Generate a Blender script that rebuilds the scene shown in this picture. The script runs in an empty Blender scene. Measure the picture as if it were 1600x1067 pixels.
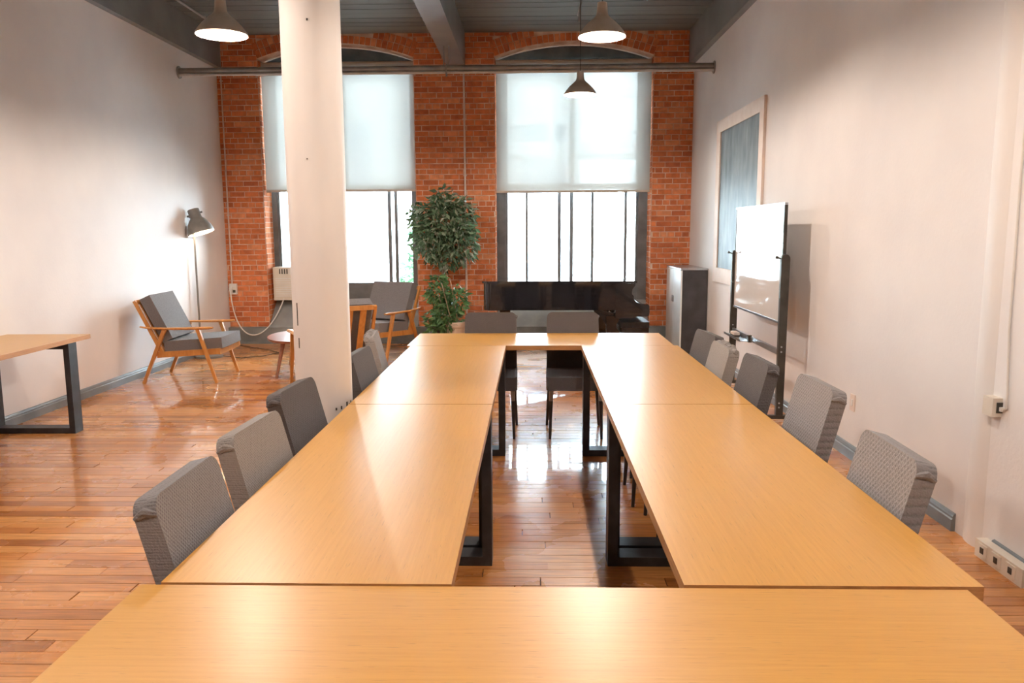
import bpy, bmesh, math, random
from mathutils import Vector, Matrix

# ------------------------------------------------------------------ camera, world, exposure
scene = bpy.context.scene
COL = scene.collection
CAM_Z = 1.5624
PITCH, YAW, ROLL, FOCAL = 0.1400, 0.0231, -0.0052, 1224.9
EXPOSURE = 1.25
SKY_STRENGTH = 24.0
LAMP_POWER = 38.0
LAMP_COLOR = (1.0, 0.83, 0.70)

cam_data = bpy.data.cameras.new("camera")
cam_data.sensor_fit = 'HORIZONTAL'
cam_data.sensor_width = 36.0
cam_data.lens = FOCAL / 1600.0 * 36.0
cam_data.clip_start = 0.05
cam_data.clip_end = 300
cam = bpy.data.objects.new("camera", cam_data)
COL.objects.link(cam)
_f = Vector((-math.sin(YAW) * math.cos(PITCH), math.cos(YAW) * math.cos(PITCH), -math.sin(PITCH)))
_r = Vector((math.cos(YAW), math.sin(YAW), 0))
_u = _r.cross(_f)
_r2 = _r * math.cos(ROLL) + _u * math.sin(ROLL)
_u2 = _u * math.cos(ROLL) - _r * math.sin(ROLL)
cam.matrix_world = Matrix(((_r2.x, _u2.x, -_f.x, 0), (_r2.y, _u2.y, -_f.y, 0), (_r2.z, _u2.z, -_f.z, CAM_Z), (0, 0, 0, 1)))
scene.camera = cam

world = bpy.data.worlds.new("overcast_sky")
scene.world = world
world.use_nodes = True
wn = world.node_tree.nodes["Background"]
wn.inputs[0].default_value = (0.76, 0.88, 1.0, 1)
wn.inputs[1].default_value = SKY_STRENGTH

scene.view_settings.view_transform = 'Standard'
scene.view_settings.look = 'None'
scene.view_settings.exposure = EXPOSURE
scene.view_settings.gamma = 1.0
scene.view_settings.use_curve_mapping = False
scene.cycles.use_denoising = True
scene.cycles.max_bounces = 9
scene.cycles.diffuse_bounces = 5
scene.cycles.glossy_bounces = 4
scene.cycles.transparent_max_bounces = 12
scene.cycles.sample_clamp_indirect = 8.0
scene.cycles.caustics_reflective = False
scene.cycles.caustics_refractive = False

# room dimensions (metres)
XL, XR = -4.257, 2.212
YW, YB = 10.97, -4.0
ZC = 4.20
YG = 11.32            # plane of the window frames
WIN = [(-3.69, -1.567), (-0.472, 1.67)]
ZSILL, ZSPRING, RISE = 0.57, 3.89, 0.19

for x0, x1 in WIN:     # daylight portals in the two window openings
    ld = bpy.data.lights.new("window_portal", 'AREA')
    ld.shape = 'RECTANGLE'
    ld.size, ld.size_y = x1 - x0, 3.3
    lo = bpy.data.objects.new("window_portal", ld)
    COL.objects.link(lo)
    lo.location = ((x0 + x1) / 2, 11.48, 2.2)
    lo.rotation_euler = (math.radians(-90), 0, 0)
    ld.cycles.is_portal = True

# ------------------------------------------------------------------ helpers
R = math.radians
rnd = random.Random(7)


class MB:
    """collects shapes into one bmesh"""
    def __init__(self):
        self.bm = bmesh.new()

    def _add(self, verts, faces):
        vs = [self.bm.verts.new(v) for v in verts]
        out = []
        for f in faces:
            try:
                out.append(self.bm.faces.new([vs[i] for i in f]))
            except ValueError:
                pass
        return vs, out

    def box(self, c, s, rot=None):
        c = Vector(c)
        hx, hy, hz = s[0] / 2, s[1] / 2, s[2] / 2
        vs = [Vector((x * hx, y * hy, z * hz)) for x in (-1, 1) for y in (-1, 1) for z in (-1, 1)]
        if rot is not None:
            vs = [rot @ v for v in vs]
        self._add([v + c for v in vs], [(0, 1, 3, 2), (4, 6, 7, 5), (0, 4, 5, 1), (2, 3, 7, 6), (0, 2, 6, 4), (1, 5, 7, 3)])
        return self

    def bb(self, x0, x1, y0, y1, z0, z1):
        return self.box(((x0 + x1) / 2, (y0 + y1) / 2, (z0 + z1) / 2), (x1 - x0, y1 - y0, z1 - z0))

    def bar(self, p0, p1, w, h, up=(0, 0, 1), w1=None, h1=None):
        """tapering rectangular bar from p0 to p1"""
        p0, p1 = Vector(p0), Vector(p1)
        d = (p1 - p0).normalized()
        a = d.cross(Vector(up))
        if a.length < 1e-4:
            a = d.cross(Vector((1, 0, 0)))
        a.normalize()
        b = a.cross(d)
        w1 = w if w1 is None else w1
        h1 = h if h1 is None else h1
        vs = []
        for p, ww, hh in ((p0, w, h), (p1, w1, h1)):
            for i, j in ((-1, -1), (1, -1), (1, 1), (-1, 1)):
                vs.append(p + a * (i * ww / 2) + b * (j * hh / 2))
        self._add(vs, [(3, 2, 1, 0), (4, 5, 6, 7), (0, 1, 5, 4), (1, 2, 6, 5), (2, 3, 7, 6), (3, 0, 4, 7)])
        return self

    def tube(self, pts, r, n=8, cap=True, flat=1.0):
        pts = [Vector(p) for p in pts]
        m = len(pts)
        rs = r if isinstance(r, (list, tuple)) else [r] * m
        t0 = (pts[1] - pts[0]).normalized()
        a = t0.cross(Vector((0, 0, 1)))
        if a.length < 1e-3:
            a = t0.cross(Vector((1, 0, 0)))
        a.normalize()
        rings = []
        for i, p in enumerate(pts):
            t = (pts[min(i + 1, m - 1)] - pts[max(i - 1, 0)]).normalized()
            a = (a - t * a.dot(t)).normalized()
            b = t.cross(a)
            rings.append([self.bm.verts.new(p + (a * math.cos(k * 2 * math.pi / n) + b * (math.sin(k * 2 * math.pi / n) * flat)) * rs[i]) for k in range(n)])
        for i in range(m - 1):
            for k in range(n):
                self.bm.faces.new((rings[i][k], rings[i][(k + 1) % n], rings[i + 1][(k + 1) % n], rings[i + 1][k]))
        if cap:
            self.bm.faces.new(list(reversed(rings[0])))
            self.bm.faces.new(rings[-1])
        return self

    def lathe(self, prof, n=24, c=(0, 0, 0), rot=None):
        c = Vector(c)
        rings = []
        for r, z in prof:
            ring = []
            if r < 1e-5:
                v = Vector((0, 0, z))
                if rot is not None:
                    v = rot @ v
                ring = [self.bm.verts.new(v + c)]
            else:
                for k in range(n):
                    v = Vector((r * math.cos(k * 2 * math.pi / n), r * math.sin(k * 2 * math.pi / n), z))
                    if rot is not None:
                        v = rot @ v
                    ring.append(self.bm.verts.new(v + c))
            rings.append(ring)
        for i in range(len(rings) - 1):
            A, B = rings[i], rings[i + 1]
            for k in range(n):
                k2 = (k + 1) % n
                if len(A) == 1 and len(B) == 1:
                    continue
                if len(A) == 1:
                    self.bm.faces.new((A[0], B[k], B[k2]))
                elif len(B) == 1:
                    self.bm.faces.new((A[k], A[k2], B[0]))
                else:
                    self.bm.faces.new((A[k], A[k2], B[k2], B[k]))
        return self

    def prism(self, poly, a, b, axis='z'):
        """extrude a 2D polygon along an axis from a to b"""
        def P(p, t):
            if axis == 'z':
                return (p[0], p[1], t)
            if axis == 'y':
                return (p[0], t, p[1])
            return (t, p[0], p[1])
        n = len(poly)
        vs = [P(p, a) for p in poly] + [P(p, b) for p in poly]
        self._add(vs, [tuple(range(n))[::-1], tuple(range(n, 2 * n))] + [(i, (i + 1) % n, (i + 1) % n + n, i + n) for i in range(n)])
        return self

    def bevel(self, w, seg=2, angle=30):
        es = [e for e in self.bm.edges if len(e.link_faces) == 2 and e.calc_face_angle(0) > R(angle)]
        bmesh.ops.bevel(self.bm, geom=es, offset=w, segments=seg, profile=0.5, affect='EDGES', clamp_overlap=True)
        return self

    def xf(self, M):
        bmesh.ops.transform(self.bm, matrix=M, verts=self.bm.verts[:])
        return self

    def mesh(self, name, mat, smooth=False):
        bmesh.ops.recalc_face_normals(self.bm, faces=self.bm.faces[:])
        me = bpy.data.meshes.new(name)
        self.bm.to_mesh(me)
        self.bm.free()
        me.materials.append(mat)
        if smooth:
            for p in me.polygons:
                p.use_smooth = True
            try:
                me.set_sharp_from_angle(angle=R(40))
            except Exception:
                pass
        return me

    def build(self, name, mat, parent=None, smooth=False, loc=None):
        return link(name, self.mesh(name, mat, smooth), parent, loc)


def link(name, me, parent=None, loc=None):
    o = bpy.data.objects.new(name, me)
    COL.objects.link(o)
    o.parent = parent
    if loc is not None:
        o.location = loc
    return o


def tag(o, label, cat, group=None, kind=None):
    o['label'] = label
    o['category'] = cat
    if group:
        o['group'] = group
    if kind:
        o['kind'] = kind
    return o


def thing(name, loc, label, cat, rz=0.0, group=None, kind=None):
    o = bpy.data.objects.new(name, None)
    o.empty_display_size = 0.1
    COL.objects.link(o)
    o.location = loc
    o.rotation_euler = (0, 0, rz)
    return tag(o, label, cat, group, kind)


def copy_thing(root, loc, rz, label, group=None):
    r = root.copy()
    COL.objects.link(r)
    r.location = loc
    r.rotation_euler = (0, 0, rz)
    r['label'] = label
    if group:
        r['group'] = group
    for ch in list(root.children):
        c = ch.copy()
        COL.objects.link(c)
        c.parent = r
        for g in list(ch.children):
            d = g.copy()
            COL.objects.link(d)
            d.parent = c
    return r


# ------------------------------------------------------------------ materials
def new_mat(name):
    m = bpy.data.materials.new(name)
    m.use_nodes = True
    nt = m.node_tree
    return m, nt, nt.nodes["Principled BSDF"]


def N(nt, t, **kw):
    n = nt.nodes.new(t)
    for k, v in kw.items():
        setattr(n, k, v)
    return n


def ramp(nt, stops):
    r = N(nt, 'ShaderNodeValToRGB')
    el = r.color_ramp.elements
    while len(el) < len(stops):
        el.new(0.5)
    for e, (p, c) in zip(el, stops):
        e.position = p
        e.color = (c[0], c[1], c[2], 1)
    return r


def coords(nt, scale=(1, 1, 1), rot=(0, 0, 0), src='Object'):
    tc = N(nt, 'ShaderNodeTexCoord')
    mp = N(nt, 'ShaderNodeMapping')
    mp.inputs['Scale'].default_value = scale
    mp.inputs['Rotation'].default_value = rot
    nt.links.new(tc.outputs[src], mp.inputs['Vector'])
    return mp.outputs['Vector']


def mottled(name, c1, c2, rough=0.5, scale=6.0, stretch=(1, 1, 1), bump=0.0, bump_scale=60.0, metal=0.0, coat=0.0, spec=0.5, lo=0.35, hi=0.65):
    m, nt, p = new_mat(name)
    v = coords(nt, stretch)
    nz = N(nt, 'ShaderNodeTexNoise')
    nz.inputs['Scale'].default_value = scale
    nz.inputs['Detail'].default_value = 5
    nt.links.new(v, nz.inputs['Vector'])
    rp = ramp(nt, [(lo, c1), (hi, c2)])
    nt.links.new(nz.outputs['Fac'], rp.inputs['Fac'])
    nt.links.new(rp.outputs['Color'], p.inputs['Base Color'])
    p.inputs['Roughness'].default_value = rough
    p.inputs['Metallic'].default_value = metal
    p.inputs['Coat Weight'].default_value = coat
    p.inputs['Specular IOR Level'].default_value = spec
    if bump > 0:
        nb = N(nt, 'ShaderNodeTexNoise')
        nb.inputs['Scale'].default_value = bump_scale
        nb.inputs['Detail'].default_value = 4
        nt.links.new(v, nb.inputs['Vector'])
        b = N(nt, 'ShaderNodeBump')
        b.inputs['Strength'].default_value = bump
        b.inputs['Distance'].default_value = 0.01
        nt.links.new(nb.outputs['Fac'], b.inputs['Height'])
        nt.links.new(b.outputs['Normal'], p.inputs['Normal'])
    return m


def pieces_mat(name, stops, rough, per_island, grain_scale, stretch, grain_amt, bump=0.15, bump_scale=30, spec=0.5, coat=0.0, rough2=None):
    """colour varies from piece to piece (object random or mesh island random) plus grain"""
    m, nt, p = new_mat(name)
    if per_island:
        g = N(nt, 'ShaderNodeNewGeometry')
        rv = g.outputs['Random Per Island']
    else:
        g = N(nt, 'ShaderNodeObjectInfo')
        rv = g.outputs['Random']
    rp = ramp(nt, stops)
    nt.links.new(rv, rp.inputs['Fac'])
    tc = N(nt, 'ShaderNodeNewGeometry')
    mp = N(nt, 'ShaderNodeMapping')
    mp.inputs['Scale'].default_value = stretch
    nt.links.new(tc.outputs['Position'], mp.inputs['Vector'])
    # shift the grain from piece to piece
    cmb = N(nt, 'ShaderNodeCombineXYZ')
    mul = N(nt, 'ShaderNodeMath', operation='MULTIPLY')
    mul.inputs[1].default_value = 37.0
    nt.links.new(rv, mul.inputs[0])
    nt.links.new(mul.outputs[0], cmb.inputs[0])
    nt.links.new(mul.outputs[0], cmb.inputs[2])
    nt.links.new(cmb.outputs[0], mp.inputs['Location'])
    nz = N(nt, 'ShaderNodeTexNoise')
    nz.inputs['Scale'].default_value = grain_scale
    nz.inputs['Detail'].default_value = 6
    nt.links.new(mp.outputs['Vector'], nz.inputs['Vector'])
    gr = ramp(nt, [(0.3, (1 - grain_amt,) * 3), (0.7, (1 + grain_amt * 0.4,) * 3)])
    nt.links.new(nz.outputs['Fac'], gr.inputs['Fac'])
    mx = N(nt, 'ShaderNodeMix', data_type='RGBA', blend_type='MULTIPLY')
    mx.inputs['Factor'].default_value = 1.0
    nt.links.new(rp.outputs['Color'], mx.inputs['A'])
    nt.links.new(gr.outputs['Color'], mx.inputs['B'])
    nt.links.new(mx.outputs['Result'], p.inputs['Base Color'])
    p.inputs['Specular IOR Level'].default_value = spec
    p.inputs['Coat Weight'].default_value = coat
    p.inputs['Roughness'].default_value = rough
    nb = N(nt, 'ShaderNodeTexNoise')
    nb.inputs['Scale'].default_value = bump_scale
    nb.inputs['Detail'].default_value = 3
    nt.links.new(tc.outputs['Position'], nb.inputs['Vector'])
    if rough2 is not None:
        mr = N(nt, 'ShaderNodeMapRange')
        mr.inputs['From Min'].default_value = 0.35
        mr.inputs['From Max'].default_value = 0.7
        mr.inputs['To Min'].default_value = rough
        mr.inputs['To Max'].default_value = rough2
        n2 = N(nt, 'ShaderNodeTexNoise')
        n2.inputs['Scale'].default_value = 2.2
        n2.inputs['Detail'].default_value = 6
        nt.links.new(tc.outputs['Position'], n2.inputs['Vector'])
        nt.links.new(n2.outputs['Fac'], mr.inputs['Value'])
        nt.links.new(mr.outputs['Result'], p.inputs['Roughness'])
    b = N(nt, 'ShaderNodeBump')
    b.inputs['Strength'].default_value = bump
    b.inputs['Distance'].default_value = 0.01
    nt.links.new(nb.outputs['Fac'], b.inputs['Height'])
    nt.links.new(b.outputs['Normal'], p.inputs['Normal'])
    return m


def plain(name, c, rough=0.5, metal=0.0, spec=0.5, coat=0.0):
    d = tuple(x * 0.93 for x in c)
    return mottled(name, d, c, rough, 9.0, metal=metal, spec=spec, coat=coat)


def wood_mat(name, dark, light, rough, along=(1, 14, 14), scale=3.0, fleck=0.0, coat=0.0, flip=False):
    m, nt, p = new_mat(name)
    v = coords(nt, along)
    nz = N(nt, 'ShaderNodeTexNoise')
    nz.inputs['Scale'].default_value = scale
    nz.inputs['Detail'].default_value = 7
    nz.inputs['Roughness'].default_value = 0.6
    nt.links.new(v, nz.inputs['Vector'])
    rp = ramp(nt, [(0.3, dark), (0.68, light)])
    nt.links.new(nz.outputs['Fac'], rp.inputs['Fac'])
    col = rp.outputs['Color']
    if fleck > 0:
        n2 = N(nt, 'ShaderNodeTexNoise')
        n2.inputs['Scale'].default_value = scale * 3.1
        n2.inputs['Detail'].default_value = 2
        nt.links.new(coords(nt, (along[0] * 1.3, along[1] * 0.8, along[2])), n2.inputs['Vector'])
        r2 = ramp(nt, [(0.28, (1 - fleck,) * 3), (0.36, (1, 1, 1))])
        nt.links.new(n2.outputs['Fac'], r2.inputs['Fac'])
        mx = N(nt, 'ShaderNodeMix', data_type='RGBA', blend_type='MULTIPLY')
        mx.inputs['Factor'].default_value = 1.0
        nt.links.new(col, mx.inputs['A'])
        nt.links.new(r2.outputs['Color'], mx.inputs['B'])
        col = mx.outputs['Result']
    nt.links.new(col, p.inputs['Base Color'])
    p.inputs['Roughness'].default_value = rough
    p.inputs['Coat Weight'].default_value = coat
    p.inputs['Coat Roughness'].default_value = 0.3
    b = N(nt, 'ShaderNodeBump')
    b.inputs['Strength'].default_value = 0.06
    b.inputs['Distance'].default_value = 0.004
    nt.links.new(nz.outputs['Fac'], b.inputs['Height'])
    nt.links.new(b.outputs['Normal'], p.inputs['Normal'])
    return m


def fabric_mat(name, c1, c2, diamond=0.0, scale=34.0):
    m, nt, p = new_mat(name)
    v = coords(nt)
    hs = []
    for ang in (R(38), R(-38)):
        mp = N(nt, 'ShaderNodeMapping')
        mp.inputs['Rotation'].default_value = (0, ang, 0)
        nt.links.new(v, mp.inputs['Vector'])
        w = N(nt, 'ShaderNodeTexWave', wave_type='BANDS', bands_direction='X')
        w.inputs['Scale'].default_value = scale
        w.inputs['Distortion'].default_value = 0.4
        nt.links.new(mp.outputs['Vector'], w.inputs['Vector'])
        hs.append(w.outputs['Fac'])
    mx = N(nt, 'ShaderNodeMath', operation='MAXIMUM')
    nt.links.new(hs[0], mx.inputs[0])
    nt.links.new(hs[1], mx.inputs[1])
    nz = N(nt, 'ShaderNodeTexNoise')
    nz.inputs['Scale'].default_value = 160
    nt.links.new(v, nz.inputs['Vector'])
    ad = N(nt, 'ShaderNodeMath', operation='MULTIPLY_ADD')
    ad.inputs[1].default_value = diamond
    nt.links.new(mx.outputs[0], ad.inputs[0])
    nt.links.new(nz.outputs['Fac'], ad.inputs[2])
    rp = ramp(nt, [(0.25, c1), (0.5 + diamond * 0.6, c2)])
    nt.links.new(ad.outputs[0], rp.inputs['Fac'])
    nt.links.new(rp.outputs['Color'], p.inputs['Base Color'])
    p.inputs['Roughness'].default_value = 0.95
    p.inputs['Specular IOR Level'].default_value = 0.15
    p.inputs['Sheen Weight'].default_value = 0.12
    b = N(nt, 'ShaderNodeBump')
    b.inputs['Strength'].default_value = 0.5
    b.inputs['Distance'].default_value = 0.006
    nt.links.new(ad.outputs[0], b.inputs['Height'])
    nt.links.new(b.outputs['Normal'], p.inputs['Normal'])
    return m


def glass_mat():
    m = bpy.data.materials.new("window_glass")
    m.use_nodes = True
    nt = m.node_tree
    nt.nodes.clear()
    out = N(nt, 'ShaderNodeOutputMaterial')
    tr = N(nt, 'ShaderNodeBsdfTransparent')
    tr.inputs[0].default_value = (0.94, 0.98, 0.97, 1)
    gl = N(nt, 'ShaderNodeBsdfGlossy')
    gl.inputs['Roughness'].default_value = 0.02
    mx = N(nt, 'ShaderNodeMixShader')
    fr = N(nt, 'ShaderNodeFresnel')
    fr.inputs['IOR'].default_value = 1.45
    nt.links.new(fr.outputs[0], mx.inputs[0])
    nt.links.new(tr.outputs[0], mx.inputs[1])
    nt.links.new(gl.outputs[0], mx.inputs[2])
    nt.links.new(mx.outputs[0], out.inputs[0])
    return m


def shade_cloth_mat():
    """open-weave roller blind: some light goes straight through, the rest is scattered"""
    m = bpy.data.materials.new("blind_screen_cloth")
    m.use_nodes = True
    nt = m.node_tree
    nt.nodes.clear()
    out = N(nt, 'ShaderNodeOutputMaterial')
    tr = N(nt, 'ShaderNodeBsdfTransparent')
    tr.inputs[0].default_value = (0.97, 0.97, 0.95, 1)
    tl = N(nt, 'ShaderNodeBsdfTranslucent')
    df = N(nt, 'ShaderNodeBsdfDiffuse')
    nz = N(nt, 'ShaderNodeTexNoise')
    nz.inputs['Scale'].default_value = 220
    nt.links.new(coords(nt), nz.inputs['Vector'])
    rp = ramp(nt, [(0.3, (0.135, 0.126, 0.112)), (0.7, (0.158, 0.148, 0.132))])
    nt.links.new(nz.outputs['Fac'], rp.inputs['Fac'])
    nt.links.new(rp.outputs['Color'], tl.inputs['Color'])
    df.inputs['Color'].default_value = (0.80, 0.79, 0.75, 1)
    a = N(nt, 'ShaderNodeMixShader')
    a.inputs[0].default_value = 0.45
    nt.links.new(tl.outputs[0], a.inputs[1])
    nt.links.new(df.outputs[0], a.inputs[2])
    b = N(nt, 'ShaderNodeMixShader')
    b.inputs[0].default_value = 0.0105
    nt.links.new(a.outputs[0], b.inputs[1])
    nt.links.new(tr.outputs[0], b.inputs[2])
    nt.links.new(b.outputs[0], out.inputs[0])
    return m


def emit_mat(name, c, s):
    m = bpy.data.materials.new(name)
    m.use_nodes = True
    nt = m.node_tree
    nt.nodes.clear()
    out = N(nt, 'ShaderNodeOutputMaterial')
    e = N(nt, 'ShaderNodeEmission')
    e.inputs[0].default_value = (*c, 1)
    e.inputs[1].default_value = s
    nt.links.new(e.outputs[0], out.inputs[0])
    return m


def leaf_mat(name, stops):
    m, nt, p = new_mat(name)
    g = N(nt, 'ShaderNodeNewGeometry')
    rp = ramp(nt, stops)
    nt.links.new(g.outputs['Random Per Island'], rp.inputs['Fac'])
    nt.links.new(rp.outputs['Color'], p.inputs['Base Color'])
    p.inputs['Roughness'].default_value = 0.45
    tl = N(nt, 'ShaderNodeBsdfTranslucent')
    nt.links.new(rp.outputs['Color'], tl.inputs[0])
    mx = N(nt, 'ShaderNodeMixShader')
    mx.inputs[0].default_value = 0.25
    nt.links.new(p.outputs[0], mx.inputs[1])
    nt.links.new(tl.outputs[0], mx.inputs[2])
    nt.links.new(mx.outputs[0], nt.nodes['Material Output'].inputs[0])
    return m


M = {}
M['plaster'] = mottled('white_wall_plaster', (0.76, 0.745, 0.75), (0.82, 0.805, 0.80), 0.75, 1.4, bump=0.10, bump_scale=45)
M['column'] = mottled('white_column_paint', (0.74, 0.72, 0.71), (0.82, 0.80, 0.78), 0.6, 3.0, stretch=(1, 1, 0.35), bump=0.25, bump_scale=9)
M['ceil'] = pieces_mat('grey_ceiling_boards', [(0, (0.165, 0.195, 0.20)), (1, (0.215, 0.245, 0.25))], 0.45, False, 3, (0.4, 6, 6), 0.12, bump=0.1)
M['ceil_gap'] = plain('ceiling_groove', (0.03, 0.034, 0.035), 0.8)
M['beam'] = mottled('grey_beam_paint', (0.19, 0.21, 0.22), (0.25, 0.27, 0.28), 0.42, 2.5, bump=0.08, bump_scale=20)
M['trim'] = mottled('blue_grey_trim_paint', (0.17, 0.20, 0.22), (0.23, 0.26, 0.28), 0.4, 4.0)
M['plinth'] = mottled('grey_plinth_paint', (0.17, 0.185, 0.185), (0.24, 0.255, 0.25), 0.5, 5.0, bump=0.1)
M['sill'] = mottled('glossy_grey_sill_paint', (0.27, 0.295, 0.30), (0.36, 0.38, 0.38), 0.28, 5.0, coat=0.5)
BR = [(0.0, (0.50, 0.145, 0.060)), (0.35, (0.64, 0.195, 0.075)), (0.75, (0.72, 0.24, 0.092)), (1.0, (0.78, 0.33, 0.16))]
M['brick'] = pieces_mat('red_brick', BR, 0.85, False, 16, (1, 1, 1), 0.25, bump=0.5, bump_scale=60, spec=0.2)
M['brick_s'] = pieces_mat('red_brick_run', BR, 0.85, True, 16, (1, 1, 1), 0.25, bump=0.5, bump_scale=60, spec=0.2)
M['mortar'] = mottled('pale_mortar', (0.58, 0.34, 0.23), (0.82, 0.66, 0.54), 0.9, 7.0, bump=0.3)
FL = [(0.0, (0.42, 0.150, 0.034)), (0.3, (0.56, 0.215, 0.052)), (0.7, (0.64, 0.265, 0.070)), (1.0, (0.72, 0.33, 0.10))]
M['board'] = pieces_mat('varnished_floor_board', FL, 0.20, False, 5, (1.2, 16, 1), 0.28, bump=0.035, bump_scale=7, coat=0.5, rough2=0.38)
M['board_s'] = pieces_mat('varnished_floor_boards', FL, 0.20, True, 5, (1.2, 16, 1), 0.28, bump=0.035, bump_scale=7, coat=0.5, rough2=0.38)
M['subfloor'] = plain('dark_floor_joint', (0.10, 0.035, 0.012), 0.8)
M['bamboo'] = wood_mat('bamboo_table_top', (0.595, 0.298, 0.053), (0.66, 0.348, 0.071), 0.36, (1.6, 44, 44), 2.6, fleck=0.25, coat=0.35)
M['bamboo_edge'] = wood_mat('bamboo_edge', (0.38, 0.17, 0.055), (0.55, 0.29, 0.11), 0.45, (1.2, 8, 40), 3.0)
M['black_steel'] = mottled('black_steel', (0.012, 0.012, 0.014), (0.03, 0.03, 0.034), 0.45, 12)
M['fab_mid'] = fabric_mat('grey_slipcover', (0.105, 0.103, 0.112), (0.225, 0.215, 0.222), 0.5)
M['fab_lite'] = fabric_mat('taupe_slipcover', (0.135, 0.126, 0.127), (0.29, 0.268, 0.257), 0.5)
M['fab_dark'] = fabric_mat('charcoal_slipcover', (0.038, 0.036, 0.039), (0.105, 0.096, 0.098), 0.5)
M['fab_blue'] = fabric_mat('cool_grey_slipcover', (0.14, 0.137, 0.147), (0.265, 0.252, 0.258), 0.6, 19)
M['cushion'] = fabric_mat('grey_cushion_cloth', (0.10, 0.096, 0.102), (0.195, 0.185, 0.19), 0.0)
M['piping'] = plain('dark_piping', (0.06, 0.055, 0.055), 0.9)
M['dark_leg'] = mottled('dark_chair_leg', (0.02, 0.015, 0.013), (0.045, 0.034, 0.028), 0.4, 10)
M['ferrule'] = plain('brushed_leg_sleeve', (0.42, 0.36, 0.31), 0.35, metal=0.8)
M['teak'] = wood_mat('honey_teak', (0.48, 0.19, 0.045), (0.66, 0.31, 0.085), 0.38, (6, 6, 1.5), 4.0)
M['walnut'] = wood_mat('red_walnut', (0.26, 0.095, 0.05), (0.40, 0.16, 0.085), 0.3, (2, 9, 9), 3.0)
M['white_metal'] = plain('white_metal', (0.80, 0.79, 0.76), 0.4)
M['cream'] = plain('cream_plastic', (0.76, 0.71, 0.62), 0.45)
M['conduit'] = mottled('painted_conduit', (0.62, 0.50, 0.44), (0.74, 0.64, 0.58), 0.45, 8)
M['frame'] = mottled('dark_window_frame', (0.12, 0.125, 0.13), (0.18, 0.185, 0.19), 0.4, 6)
M['panel'] = mottled('dark_arch_panel', (0.055, 0.062, 0.064), (0.09, 0.098, 0.10), 0.6, 6)
M['glass'] = glass_mat()
M['blind'] = shade_cloth_mat()
M['roller'] = plain('beige_blind_tube', (0.52, 0.44, 0.36), 0.6)
M['pipe'] = mottled('grey_steel_pipe', (0.22, 0.225, 0.23), (0.32, 0.325, 0.33), 0.35, 7, metal=0.2)
M['pipe_l'] = mottled('light_steel_pipe', (0.48, 0.485, 0.49), (0.60, 0.60, 0.60), 0.35, 7, metal=0.2)
M['shade'] = mottled('lamp_shade_metal', (0.48, 0.43, 0.38), (0.58, 0.53, 0.47), 0.42, 9, metal=0.1)
M['lining'] = plain('white_shade_lining', (0.88, 0.86, 0.82), 0.5)
M['bulb'] = emit_mat('glowing_bulb', (1.0, 0.85, 0.66), 40)
M['bulb_dim'] = emit_mat('floor_lamp_bulb', (1.0, 0.86, 0.68), 6)
M['sticker'] = plain('paper_sticker', (0.62, 0.52, 0.40), 0.7)
M['cord'] = plain('black_cord', (0.02, 0.02, 0.02), 0.6)
M['white_cord'] = plain('white_cord', (0.78, 0.76, 0.72), 0.5)
M['lampgrey'] = mottled('warm_grey_lamp_paint', (0.17, 0.16, 0.145), (0.23, 0.215, 0.195), 0.45, 8)
M['piano'] = mottled('black_piano_lacquer', (0.008, 0.008, 0.010), (0.014, 0.014, 0.017), 0.07, 5, coat=0.6)
M['ivory'] = plain('ivory_keys', (0.80, 0.77, 0.68), 0.3)
M['leather'] = mottled('black_leather', (0.015, 0.014, 0.014), (0.03, 0.028, 0.028), 0.42, 20, bump=0.2)
M['brass'] = plain('brass', (0.70, 0.50, 0.22), 0.25, metal=1.0)
M['slate'] = mottled('chalky_slate', (0.085, 0.11, 0.13), (0.22, 0.26, 0.285), 0.5, 3.0, stretch=(1, 2.6, 0.9), lo=0.35, hi=0.78)
M['pale_wood'] = wood_mat('pale_painted_frame', (0.74, 0.62, 0.55), (0.83, 0.74, 0.67), 0.55, (4, 1.2, 1.2), 4)
M['wb'] = mottled('glossy_white_board', (0.83, 0.82, 0.80), (0.87, 0.86, 0.85), 0.06, 3, coat=0.5)
M['stand'] = mottled('dark_olive_stand_paint', (0.035, 0.032, 0.026), (0.06, 0.055, 0.046), 0.45, 9)
M['alu'] = plain('aluminium', (0.48, 0.50, 0.53), 0.3, metal=0.85)
M['cab_side'] = mottled('charcoal_cabinet', (0.035, 0.036, 0.042), (0.06, 0.06, 0.068), 0.5, 6)
M['cab_door'] = plain('frosted_cabinet_door', (0.88, 0.95, 0.97), 0.3, coat=0.3)
M['leaf'] = leaf_mat('ficus_leaf', [(0, (0.055, 0.115, 0.062)), (0.45, (0.11, 0.195, 0.10)), (0.8, (0.22, 0.29, 0.19)), (1.0, (0.40, 0.43, 0.35))])
M['leaf2'] = leaf_mat('ivy_leaf', [(0, (0.045, 0.11, 0.04)), (0.5, (0.08, 0.19, 0.06)), (1.0, (0.17, 0.30, 0.11))])
M['leaf3'] = leaf_mat('street_leaf', [(0, (0.025, 0.065, 0.032)), (0.5, (0.05, 0.115, 0.055)), (1.0, (0.09, 0.17, 0.08))])
M['bark'] = mottled('pale_bark', (0.30, 0.20, 0.13), (0.48, 0.36, 0.26), 0.8, 14, stretch=(1, 1, 0.2), bump=0.4)
M['pot'] = mottled('pale_clay_pot', (0.58, 0.44, 0.34), (0.70, 0.57, 0.47), 0.7, 8)
M['soil'] = mottled('soil', (0.03, 0.02, 0.014), (0.07, 0.05, 0.035), 0.95, 30, bump=0.6)
M['facade'] = mottled('pale_facade', (0.60, 0.60, 0.59), (0.68, 0.68, 0.67), 0.8, 3)
M['facade_glass'] = plain('facade_glass', (0.30, 0.36, 0.42), 0.15)
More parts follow.
